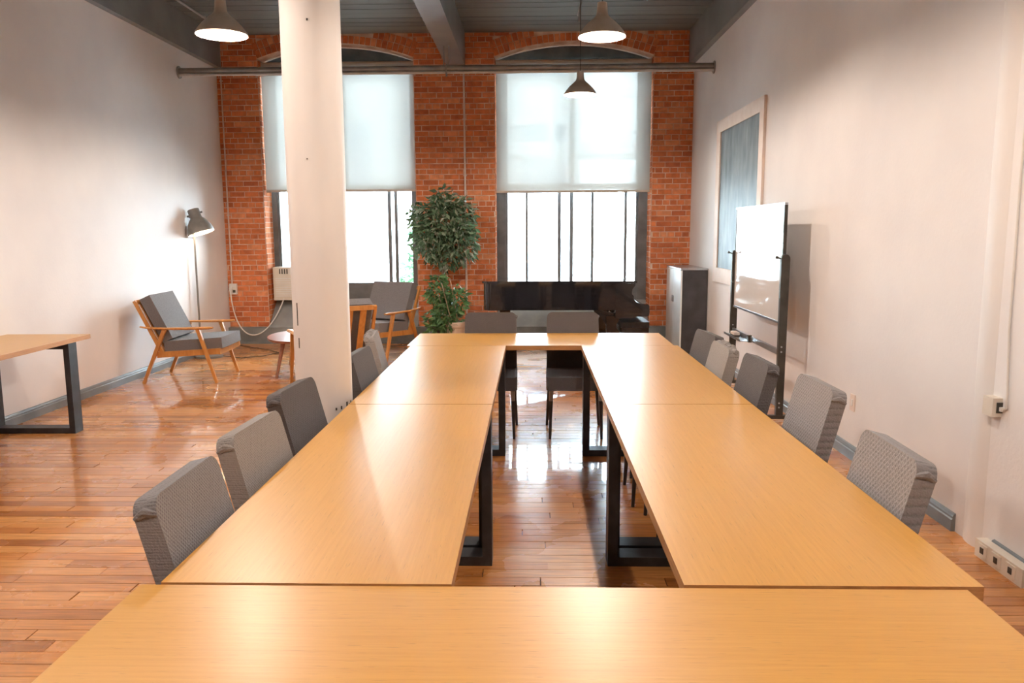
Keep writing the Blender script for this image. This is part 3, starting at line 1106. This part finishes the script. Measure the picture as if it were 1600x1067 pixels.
OFF = 0.345
LX, RX = R(-90), R(90)
place(make_chair('grey slipcovered chair nearest the viewpoint on the left side', 'fab_mid', seed=1, hz=0.90), -0.985 + OFF, 2.068, LX + R(1))
place(make_chair('taupe grey slipcovered chair, second from the front on the left side', 'fab_lite', seed=3), -0.99 + OFF, 2.62, LX - R(3))
place(make_chair('charcoal slipcovered chair on the left side just before the column', 'fab_dark', seed=5, hz=0.915), -1.03 + OFF, 3.235, LX - R(4))
place(make_chair('charcoal slipcovered chair on the left side partly hidden by the column', 'fab_dark', seed=7), -0.975 + OFF, 4.27, LX - R(2))
place(make_chair('taupe slipcovered chair with gathered top, farthest on the left side', 'fab_lite', True, seed=8), -1.045 + OFF, 5.07, LX + R(7))
place(make_chair('cool grey diamond patterned chair nearest the viewpoint on the right', 'fab_blue', seed=2, hz=0.90), 1.15 - OFF, 2.39, RX - R(2))
place(make_chair('light grey diamond patterned chair, second from the front on the right', 'fab_blue', seed=4, hz=0.925), 1.235 - OFF, 3.27, RX)
place(make_chair('charcoal slipcovered chair in front of the whiteboard', 'fab_dark', seed=6), 1.20 - OFF, 3.99, RX + R(1))
place(make_chair('taupe slipcovered chair with gathered top on the right side', 'fab_lite', True, seed=9, hz=0.90), 1.145 - OFF, 4.51, RX)
place(make_chair('dark grey slipcovered chair farthest on the right, before the cabinet', 'fab_dark', seed=10, hz=0.90), 1.185 - OFF, 5.05, RX + R(5))
place(make_chair('dark slipcovered chair at the far table beside the ficus', 'fab_dark', seed=12), -0.317, 6.0, R(180))
place(make_chair('dark slipcovered chair at the far table before the piano middle', 'fab_dark', seed=14), 0.345, 6.0, R(180))

# ------------------------------------------------------------------ lounge chairs
def cushion(root, name, c, s, rot=None, bev=0.03):
    mb = MB().box((0, 0, 0), s).bevel(bev, 3)
    for v in mb.bm.verts:
        k = (1 - (2 * v.co.x / s[0]) ** 2) * (1 - (2 * v.co.y / s[1]) ** 2)
        v.co.z += 0.012 * max(k, 0) * (1 if v.co.z > 0 else -0.3)
    Mt = Matrix.Translation(c) @ (rot.to_4x4() if rot is not None else Matrix.Identity(4))
    mb.xf(Mt)
    ob = mb.build(name, M['cushion'], root, True)
    hx, hy, hz = s[0] / 2 - bev * 0.35, s[1] / 2 - bev * 0.35, s[2] / 2 - bev * 0.35
    r = 0.03
    for zz in (hz, -hz):
        loop = []
        for cxs, cys, a0 in ((1, 1, 0), (-1, 1, 90), (-1, -1, 180), (1, -1, 270)):
            for k in range(4):
                a = R(a0 + 30 * k)
                loop.append(Mt @ Vector((cxs * (hx - r) + r * math.cos(a), cys * (hy - r) + r * math.sin(a), zz)))
        loop.append(loop[0])
        MB().tube(loop, 0.005, 6).build('piping', M['piping'], ob, True)
    return ob


def make_lounge(label, loc, rz):
    root = thing('lounge_chair', loc, label, 'armchair', rz, 'wooden lounge chairs by the window')
    T = M['teak']
    P = lambda x, s, z: (x, s - 0.38, z)
    W = 0.345
    for sx in (-1, 1):
        x = sx * W
        MB().bar(P(x, 0.0, 0), P(x, 0.245, 0.565), 0.030, 0.026, (1, 0, 0), 0.036, 0.040).build('rear_leg', T, root)
        MB().bar(P(x, 0.756, 0), P(x, 0.590, 0.570), 0.028, 0.026, (1, 0, 0), 0.036, 0.040).build('front_leg', T, root)
        a = MB().tube([P(x, 0.0, 0.600), P(x, 0.06, 0.588), P(x, 0.25, 0.578), P(x, 0.45, 0.578), P(x, 0.60, 0.580), P(x, 0.70, 0.582), P(x, 0.745, 0.583)],
                      [0.018, 0.024, 0.028, 0.034, 0.036, 0.034, 0.022], 12, flat=0.42)
        a.build('armrest', T, root, True)
        MB().bar(P(sx * (W - 0.032), 0.145, 0.300), P(sx * (W - 0.032), 0.80, 0.335), 0.026, 0.060, (0, 0, 1)).bevel(0.004, 1).build('side_rail', T, root)
        MB().bar(P(sx * (W - 0.036), 0.215, 0.285), P(sx * (W - 0.036), -0.058, 0.865), 0.030, 0.040, (0, 1, 0), 0.026, 0.030).build('back_post', T, root)
    MB().bar(P(-W + 0.045, 0.785, 0.325), P(W - 0.045, 0.785, 0.325), 0.024, 0.055).build('cross_rail', T, root)
    MB().bar(P(-W + 0.045, 0.19, 0.315), P(W - 0.045, 0.19, 0.315), 0.024, 0.055).build('cross_rail', T, root)
    MB().bar(P(-W + 0.05, -0.050, 0.848), P(W - 0.05, -0.050, 0.848), 0.024, 0.045).build('top_rail', T, root)
    for k in range(4):
        x = -0.195 + 0.13 * k
        MB().bar(P(x, 0.185, 0.34), P(x, -0.045, 0.83), 0.060, 0.014, (0, 1, 0)).build('slat', T, root)
    cushion(root, 'seat_cushion', P(0, 0.515, 0.402), (0.60, 0.60, 0.115), Matrix.Rotation(R(3.5), 3, 'X'))
    ang = math.atan2(0.865 - 0.285, 0.215 + 0.058)
    rot = Matrix.Rotation(math.pi - ang, 3, 'X')
    cushion(root, 'back_cushion', P(0, 0.150, 0.675), (0.60, 0.50, 0.115), rot)
    return root


make_lounge('teak lounge chair with grey cushions beside the floor lamp', (-3.67, 8.33, 0), R(-87.4))
make_lounge('teak lounge chair facing the room in front of the left window', (-1.88, 9.78, 0), R(154))
make_lounge('teak lounge chair with slatted back toward us, mostly hidden by the column', (-1.956, 7.66, 0), R(29))

# coffee table
ct = thing('coffee_table', (-2.56, 8.74, 0), 'small reddish oval coffee table between the lounge chairs', 'coffee table')
prof = [(0.39 * math.cos(t) * (1 + 0.10 * math.sin(t)), 0.54 * math.sin(t)) for t in [2 * math.pi * k / 40 for k in range(40)]]
MB().prism(prof, 0.385, 0.41, 'z').bevel(0.008, 2, 50).build('tabletop', M['walnut'], ct, True)
for px, py in ((-0.12, -0.36), (-0.20, 0.26), (0.20, 0.20)):
    MB().tube([(px, py, 0.386), (px * 1.4, py * 1.38, 0)], [0.026, 0.014], 12).build('leg', M['walnut'], ct, True)

# ------------------------------------------------------------------ floor lamp
fl = thing('floor_lamp', (-4.06, 9.72, 0), 'dark grey spot floor lamp behind the lounge chair by the left wall', 'lamp')
MB().lathe([(0, 0.030), (0.14, 0.030), (0.168, 0.024), (0.172, 0.0), (0, 0.0)], 36).build('base', M['lampgrey'], fl, True)
MB().tube([(-0.135, 0.08, 0.02), (-0.135, 0.08, 1.66)], 0.012, 12).build('pole', M['lampgrey'], fl, True)
hr = Matrix.Rotation(R(-18), 3, 'Y') @ Matrix.Rotation(R(-2), 3, 'X')
hc = Vector((-0.015, 0.02, 1.555))
so = [(0.158, 0.0), (0.160, 0.006), (0.157, 0.03), (0.148, 0.075), (0.128, 0.125), (0.100, 0.165), (0.078, 0.188), (0.070, 0.200), (0.070, 0.300), (0.066, 0.306), (0, 0.306)]
sh = MB().lathe(so, 32, hc, hr).build('shade', M['lampgrey'], fl, True)
MB().lathe([(0.156, 0.002), (0.153, 0.03), (0.144, 0.075), (0.124, 0.123), (0.096, 0.162), (0.0, 0.18)], 32, hc, hr).build('shade_lining', M['lining'], sh, True)
for s in (-1, 1):
    p = hc + hr @ Vector((s * 0.078, 0, 0.245))
    MB().tube([p, p + hr @ Vector((s * 0.022, 0, 0))], 0.012, 10).build('pivot_knob', M['lampgrey'], sh, True)
fk = MB().tube([(-0.135, 0.08, 1.65), (-0.13, 0.06, 1.72), tuple(hc + hr @ Vector((-0.088, 0.0, 0.245)))], 0.008, 8)
fk.build('yoke', M['lampgrey'], fl, True)
MB().lathe([(0, 0.055), (0.022, 0.062), (0.032, 0.085), (0.026, 0.112), (0, 0.135)], 14, hc, hr).build('bulb', M['bulb_dim'], fl, True)
ld = bpy.data.lights.new('floor_lamp_light', 'POINT')
ld.energy = 2.2
ld.color = (1.0, 0.80, 0.58)
ld.shadow_soft_size = 0.025
lo = bpy.data.objects.new('floor_lamp_light', ld)
COL.objects.link(lo)
lo.parent = fl
lo.location = hc + hr @ Vector((0, 0, 0.030))
o = MB().tube([(-3.9, 9.75, 0.012), (-3.62, 9.62, 0.006), (-3.4, 9.75, 0.006), (-3.28, 10.05, 0.006), (-3.5, 10.3, 0.006), (-3.85, 10.55, 0.006), (-4.1, 10.80, 0.006)], 0.0045, 6)
tag(o.build('lamp_cord', M['cord'], None, True), 'thin dark lamp cord lying on the floor near the plinth', 'cord')

# ------------------------------------------------------------------ air conditioner and its cord, outlets
ac = thing('air_conditioner', (-3.38, 11.20, 0.60), 'cream window air conditioner in the window left of the column', 'air conditioner')
MB().bb(-0.27, 0.27, -0.11, 0.12, 0, 0.47).bevel(0.018, 3).build('housing', M['cream'], ac, True)
MB().bb(-0.255, 0.255, -0.118, -0.108, 0.03, 0.345).bevel(0.006, 2).build('intake_panel', M['cream'], ac)
for k in range(9):
    MB().bb(-0.235, 0.235, -0.124, -0.117, 0.055 + k * 0.031, 0.068 + k * 0.031).build('louver', M['white_metal'], ac)
MB().bb(-0.05, 0.20, -0.116, -0.108, 0.365, 0.45).build('control_panel', M['white_metal'], ac)
for k in range(5):
    MB().bb(-0.18 + k * 0.035, -0.165 + k * 0.035, -0.115, -0.109, 0.375, 0.445).build('vent_slot', M['stand'], ac)
for k in range(2):
    MB().tube([(0.02 + k * 0.1, -0.13, 0.41), (0.02 + k * 0.1, -0.112, 0.41)], 0.02, 14).build('knob', M['stand'], ac, True)

ob = thing('wall_outlet', (-4.165, YW - 0.004, 0.70), 'small white outlet box at the foot of the brick pier conduit', 'outlet')
MB().bb(-0.055, 0.045, -0.05, 0, 0, 0.15).bevel(0.006, 2).build('box', M['white_metal'], ob)
MB().bb(-0.005, 0.03, -0.056, -0.049, 0.025, 0.065).build('socket', M['stand'], ob)
MB().bb(-0.045, -0.005, -0.09, -0.05, 0.05, 0.10).bevel(0.006, 2).build('plug', M['white_metal'], ob)
pts = []
A, B, C_, D_ = Vector((-3.50, 11.07, 0.63)), Vector((-3.70, 10.80, -0.05)), Vector((-4.12, 10.76, -0.06)), Vector((-4.19, 10.87, 0.775))
for k in range(25):
    t = k / 24
    p = A * (1 - t) ** 3 + B * 3 * t * (1 - t) ** 2 + C_ * 3 * t * t * (1 - t) + D_ * t ** 3
    pts.append(p)
tag(MB().tube(pts, 0.0085, 8).build('power_cord', M['white_cord'], None, True), 'white cord sagging from the air conditioner to the brick pier outlet', 'cord')

o = thing('wall_switch', (XR, 5.307, 0.33), 'small pale switch plate low on the right wall behind a chair', 'switch')
MB().bb(-0.008, 0, -0.036, 0.036, 0, 0.115).bevel(0.003, 2).build('plate', M['pale_wood'], o)
MB().bb(-0.012, -0.007, -0.012, 0.012, 0.035, 0.08).build('rocker', M['white_metal'], o)
o = thing('outlet_box', (2.195, 3.70, 0.685), 'beige outlet box on the half sunk column at right', 'outlet')
MB().bb(-0.028, 0.03, -0.055, 0.025, 0, 0.09).bevel(0.005, 2).build('box', M['cream'], o)
MB().bb(-0.010, 0.018, -0.060, -0.054, 0.02, 0.07).build('socket', M['stand'], o)
MB().bb(0.0, 0.02, -0.075, -0.058, 0.03, 0.05).bevel(0.004, 2).build('plug', M['white_metal'], o)
pts = [(2.205, 3.625, 0.725), (2.203, 3.60, 0.735), (2.203, 3.60, 0.80), (2.205, 3.63, 1.1), (2.205, 3.64, 1.8), (2.205, 3.64, 2.6), (2.205, 3.63, 3.9), (2.205, 3.63, 4.19)]
tag(MB().tube(pts, 0.0055, 6).build('wall_cable', M['white_cord'], None, True), 'thin pale cable climbing the right wall above the outlet box', 'cable')
o = thing('floor_outlet_strip', (2.205, 3.50, 0.0), 'beige three socket outlet box at floor level on the right wall', 'outlet')
MB().bb(-0.055, 0, -0.20, 0.165, 0.0, 0.085).bevel(0.006, 2).build('housing', M['cream'], o)
for k in range(3):
    yv = 0.10 - k * 0.11
    s = MB().bb(-0.060, -0.054, yv - 0.035, yv + 0.035, 0.015, 0.075).build('faceplate', M['cream'], o)
    MB().bb(-0.063, -0.059, yv - 0.013, yv + 0.013, 0.032, 0.060).build('socket', M['stand'], s)

# ------------------------------------------------------------------ chalkboard on the right wall
cb = thing('chalkboard', (XR, 8.52, 0.96), 'large chalk smeared slate board in a pale frame on right wall', 'chalkboard')
MB().bb(-0.012, 0, -0.79, 0.76, 0.168, 1.71).build('slate', M['slate'], cb)
MB().bb(-0.026, 0, -0.93, 0.935, 0, 0.168).bevel(0.003, 1).build('bottom_rail', M['pale_wood'], cb)
MB().bb(-0.026, 0, -0.93, 0.935, 1.71, 1.845).bevel(0.003, 1).build('top_rail', M['pale_wood'], cb)
MB().bb(-0.026, 0, -0.93, -0.79, 0.168, 1.71).bevel(0.003, 1).build('stile', M['pale_wood'], cb)
MB().bb(-0.026, 0, 0.76, 0.935, 0.168, 1.71).bevel(0.003, 1).build('stile', M['pale_wood'], cb)

# ------------------------------------------------------------------ mobile whiteboard
mw = thing('mobile_whiteboard', (2.0, 6.95, 0), 'glossy white board on a dark rolling stand along right wall', 'whiteboard')
for sy, yv in ((-1, -0.735), (1, 0.765)):
    ps = MB().prism([(-0.028, 0.075)] + [(0.028, 0.075)] + [(0.034 * math.cos(a), 1.335 + 0.036 * math.sin(a)) for a in [math.pi * k / 10 for k in range(11)]], yv - 0.018, yv + 0.018, 'y')
    ps = ps.build('post', M['stand'], mw)
    for z in (0.15, 0.185, 0.60, 0.64):
        MB().tube([(-0.006, yv - 0.022, z), (-0.006, yv - 0.016, z)], 0.007, 10).build('screw', M['alu'], ps, True)
    MB().bb(-0.185, 0.185, yv - 0.02, yv + 0.02, 0.055, 0.085).bevel(0.004, 1).build('foot', M['stand'], mw)
    for fx in (-0.165, 0.165):
        MB().tube([(fx, yv - 0.012, 0.027), (fx, yv + 0.012, 0.027)], 0.027, 14).build('caster', M['cord'], mw, True)
    kb = MB().tube([(-0.03, yv, 1.335), (-0.06, yv, 1.345)], 0.006, 8)
    kb.tube([(-0.058, yv, 1.344), (-0.075, yv, 1.35)], 0.011, 10)
    kb.build('knob', M['stand'], mw, True)
MB().bb(-0.009, 0.009, -0.695, 0.725, 0.835, 1.755).build('board', M['wb'], mw)
for za, zb in ((0.818, 0.836), (1.754, 1.772)):
    MB().bb(-0.013, 0.013, -0.712, 0.742, za, zb).build('frame_edge', M['alu'], mw)
for ya, yb in ((-0.712, -0.694), (0.724, 0.742)):
    MB().bb(-0.013, 0.013, ya, yb, 0.836, 1.754).build('frame_edge', M['stand'], mw)
MB().bb(-0.012, 0.012, -0.717, 0.747, 0.565, 0.610).build('crossbar', M['alu'], mw)
t = MB().bb(-0.10, -0.012, 0.12, 0.70, 0.560, 0.566).bb(-0.104, -0.10, 0.12, 0.70, 0.560, 0.580)
t.build('marker_tray', M['alu'], mw)
MB().bb(-0.03, 0.0, 0.10, 0.14, 0.555, 0.62).build('tray_clamp', M['stand'], mw)
er = thing('whiteboard_eraser', (1.945, 7.42, 0.567), 'small dark eraser lying on the whiteboard tray', 'eraser')
MB().bb(-0.028, 0.028, -0.07, 0.07, 0.0, 0.016).build('felt_pad', M['felt'], er)
MB().bb(-0.026, 0.026, -0.068, 0.068, 0.016, 0.04).bevel(0.006, 2).build('handle', M['pale_wood'], er)

# ------------------------------------------------------------------ cabinet
cbn = thing('storage_cabinet', (2.04, 10.29, 0), 'low charcoal cabinet with two pale doors in the right corner', 'cabinet')
MB().bb(-0.145, 0.165, -0.50, 0.50, 0.05, 1.07).build('body', M['cab_side'], cbn)
MB().bb(-0.12, 0.15, -0.48, 0.48, 0.0, 0.05).build('plinth', M['stand'], cbn)
MB().bb(-0.168, 0.168, -0.504, 0.504, 1.07, 1.09).build('top_panel', M['alu'], cbn)
for a, b, hy in ((-0.50, -0.003, -0.035), (0.003, 0.50, 0.035)):
    d = MB().bb(-0.166, -0.146, a, b, 0.055, 1.065).bevel(0.003, 1).build('door', M['cab_door'], cbn)
    MB().bb(-0.178, -0.165, hy - 0.014, hy + 0.014, 0.64, 0.72).bevel(0.003, 1).build('handle', M['alu'], d)

# ------------------------------------------------------------------ grand piano
gp = thing('grand_piano', (0.40, 9.15, 0), 'glossy black grand piano before the right window', 'piano')
PX = 0.40


def plan(off, x_end):
    """plan outline: straight spine toward us, rounded tail at left, curved far side"""
    pts = [(x_end, -off)]
    x_tail = -0.545 - off
    r = 0.10
    for k in range(7):
        a = R(-90 - 90 * k / 6)
        pts.append((x_tail + r + r * math.cos(a), -off + r + r * math.sin(a)))
    for k in range(7):
        a = R(180 - 75 * k / 6)
        pts.append((x_tail + 0.22 + 0.22 * math.cos(a), 0.42 + (0.22 + off) * math.sin(a)))
    for k in range(1, 13):
        t = k / 12
        s = t * t * (3 - 2 * t)
        pts.append((-0.22 + 1.0 * t, 0.66 + off + s * 0.77))
    pts.append((x_end, 1.43 + off))
    return [(px - PX, py) for px, py in pts]


MB().prism(plan(0.0, 1.06), 0.640, 0.955, 'z').bevel(0.006, 2, 50).build('rim', M['piano'], gp, True)
MB().prism(plan(0.018, 1.245), 0.957, 0.982, 'z').bevel(0.006, 2, 50).build('lid', M['piano'], gp, True)
chk = [(1.00, 0.545), (1.225, 0.545), (1.235, 0.562), (1.36, 0.562), (1.392, 0.575), (1.398, 0.61), (1.395, 0.69), (1.375, 0.708), (1.30, 0.712), (1.245, 0.730), (1.205, 0.775), (1.188, 0.84), (1.195, 0.885), (1.225, 0.925), (1.228, 0.955), (1.00, 0.955)]
for ya in (0.0, 1.38):
    MB().prism([(a - PX, b) for a, b in chk], ya - 0.002, ya + 0.05, 'y').build('key_cheek', M['piano'], gp)
MB().bb(1.00 - PX, 1.38 - PX, 0.05, 1.38, 0.562, 0.64).build('keybed', M['piano'], gp)
MB().bb(1.355 - PX, 1.38 - PX, 0.05, 1.38, 0.64, 0.672).build('key_slip', M['piano'], gp)
MB().bb(1.17 - PX, 1.195 - PX, 0.05, 1.38, 0.66, 0.86).build('fallboard', M['piano'], gp)
kb = MB()
for k in range(52):
    kb.bb(1.20 - PX, 1.352 - PX, 0.10 + k * 0.0236, 0.1226 + k * 0.0236, 0.64, 0.668)
o = kb.build('white_keys', M['ivory'], gp)
o['kind'] = 'stuff'
for lx, ly in ((0.965, 0.13), (0.965, 1.28), (-0.30, 0.36)):
    MB().bar((lx - PX, ly, 0.64 if lx < 0 else 0.562), (lx - PX, ly, 0.07), 0.13, 0.13, (0, 1, 0), 0.085, 0.085).bevel(0.006, 1).build('leg', M['piano'], gp)
    MB().tube([(lx - PX - 0.012, ly, 0.035), (lx - PX + 0.012, ly, 0.035)], 0.034, 14).build('caster', M['brass'], gp, True)
for ya in (0.10, 1.25):
    MB().prism([(0.74 - PX, 0.64), (1.16 - PX, 0.56), (1.06 - PX, 0.53), (1.035 - PX, 0.47), (0.895 - PX, 0.47), (0.85 - PX, 0.53)], ya, ya + 0.06, 'y').build('leg_bracket', M['piano'], gp)
for yv in (0.62, 0.78):
    MB().tube([(0.83 - PX, yv, 0.64), (0.83 - PX, yv, 0.13)], 0.016, 10).build('lyre_post', M['piano'], gp, True)
MB().bb(0.77 - PX, 0.89 - PX, 0.58, 0.82, 0.08, 0.14).bevel(0.006, 1).build('pedal_box', M['piano'], gp)
for yv in (0.64, 0.70, 0.76):
    MB().bar((0.88 - PX, yv, 0.10), (1.00 - PX, yv, 0.065), 0.022, 0.012).build('pedal', M['brass'], gp)

pb = thing('piano_bench', (1.27, 9.78, 0), 'black padded bench tucked under the piano keyboard', 'bench')
c = MB().bb(-0.17, 0.17, -0.36, 0.36, 0.40, 0.465).bevel(0.02, 3)
c.build('padded_seat', M['leather'], pb, True)
MB().bb(-0.165, 0.165, -0.355, 0.355, 0.33, 0.40).build('apron', M['piano'], pb)
for sx in (-1, 1):
    for sy in (-1, 1):
        MB().bar((sx * 0.135, sy * 0.32, 0.33), (sx * 0.135, sy * 0.32, 0), 0.05, 0.05, (0, 1, 0), 0.032, 0.032).build('leg', M['piano'], pb)

# ------------------------------------------------------------------ plants
fp = thing('ficus_tree', (-1.13, 10.42, 0), 'tall leafy artificial ficus tree against the middle brick pier', 'plant')
q = random.Random(21)
for k in range(4):
    a = k * 1.6
    pts = [(0.05 * math.cos(a + t * 0.9) * (1 - t / 9), 0.05 * math.sin(a + t * 0.9) * (1 - t / 9), 0.22 + t * 0.24) for t in range(6)]
    pts.append((0.12 * math.cos(a), 0.12 * math.sin(a), 1.75))
    MB().tube(pts, [0.017, 0.016, 0.015, 0.014, 0.013, 0.011, 0.005], 8).build('trunk', M['bark'], fp, True)
blobs = [(0.0, 0.0, 1.66, 0.40, 0.34, 0.36), (-0.17, -0.05, 1.46, 0.28, 0.26, 0.30), (0.21, -0.02, 1.43, 0.26, 0.26, 0.32), (0.02, -0.05, 1.93, 0.24, 0.20, 0.18), (-0.30, 0.0, 1.72, 0.18, 0.2, 0.22), (0.26, 0, 1.78, 0.16, 0.2, 0.22), (0.05, -0.1, 1.22, 0.22, 0.2, 0.16), (-0.02, 0, 2.06, 0.10, 0.10, 0.12)]
o = crown(2600, blobs, 0.092, 31, droop=0.75, shell=0.5).build('foliage', M['leaf'], fp)
o['kind'] = 'stuff'
MB().lathe([(0, 0.0), (0.13, 0.0), (0.165, 0.27), (0.175, 0.30), (0.155, 0.30), (0.15, 0.26), (0, 0.25)], 24).build('pot', M['stand'], fp, True)
MB().lathe([(0.148, 0.262), (0, 0.266)], 24).build('soil', M['soil'], fp)
ip = thing('potted_ivy', (-1.03, 9.95, 0), 'bushy green ivy in a pale clay pot below the ficus', 'plant')
MB().lathe([(0, 0), (0.10, 0.0), (0.128, 0.35), (0.142, 0.355), (0.142, 0.42), (0.122, 0.42), (0.12, 0.38), (0, 0.37)], 24, (0.09, 0.0, 0)).build('pot', M['pot'], ip, True)
MB().lathe([(0.118, 0.385), (0, 0.392)], 24, (0.09, 0.0, 0)).build('soil', M['soil'], ip)
st = MB()
for k in range(7):
    a = k * 0.9
    st.tube([(0.09, 0, 0.38), (0.04 + 0.10 * math.cos(a), 0.10 * math.sin(a), 0.5), (-0.05 + 0.12 * math.cos(a), 0.14 * math.sin(a), 0.62 + 0.06 * k)], 0.006, 6)
st.build('stems', M['bark'], ip, True)
blobs = [(-0.06, -0.02, 0.50, 0.22, 0.20, 0.20), (-0.12, 0, 0.78, 0.20, 0.18, 0.15), (0.08, 0, 0.70, 0.15, 0.16, 0.20), (-0.16, -0.05, 0.34, 0.16, 0.16, 0.12), (-0.05, -0.12, 0.36, 0.10, 0.10, 0.08), (-0.14, 0, 0.96, 0.13, 0.12, 0.08)]
o = crown(900, blobs, 0.088, 37, droop=0.5, shell=0.3).build('foliage', M['leaf2'], ip)
o['kind'] = 'stuff'
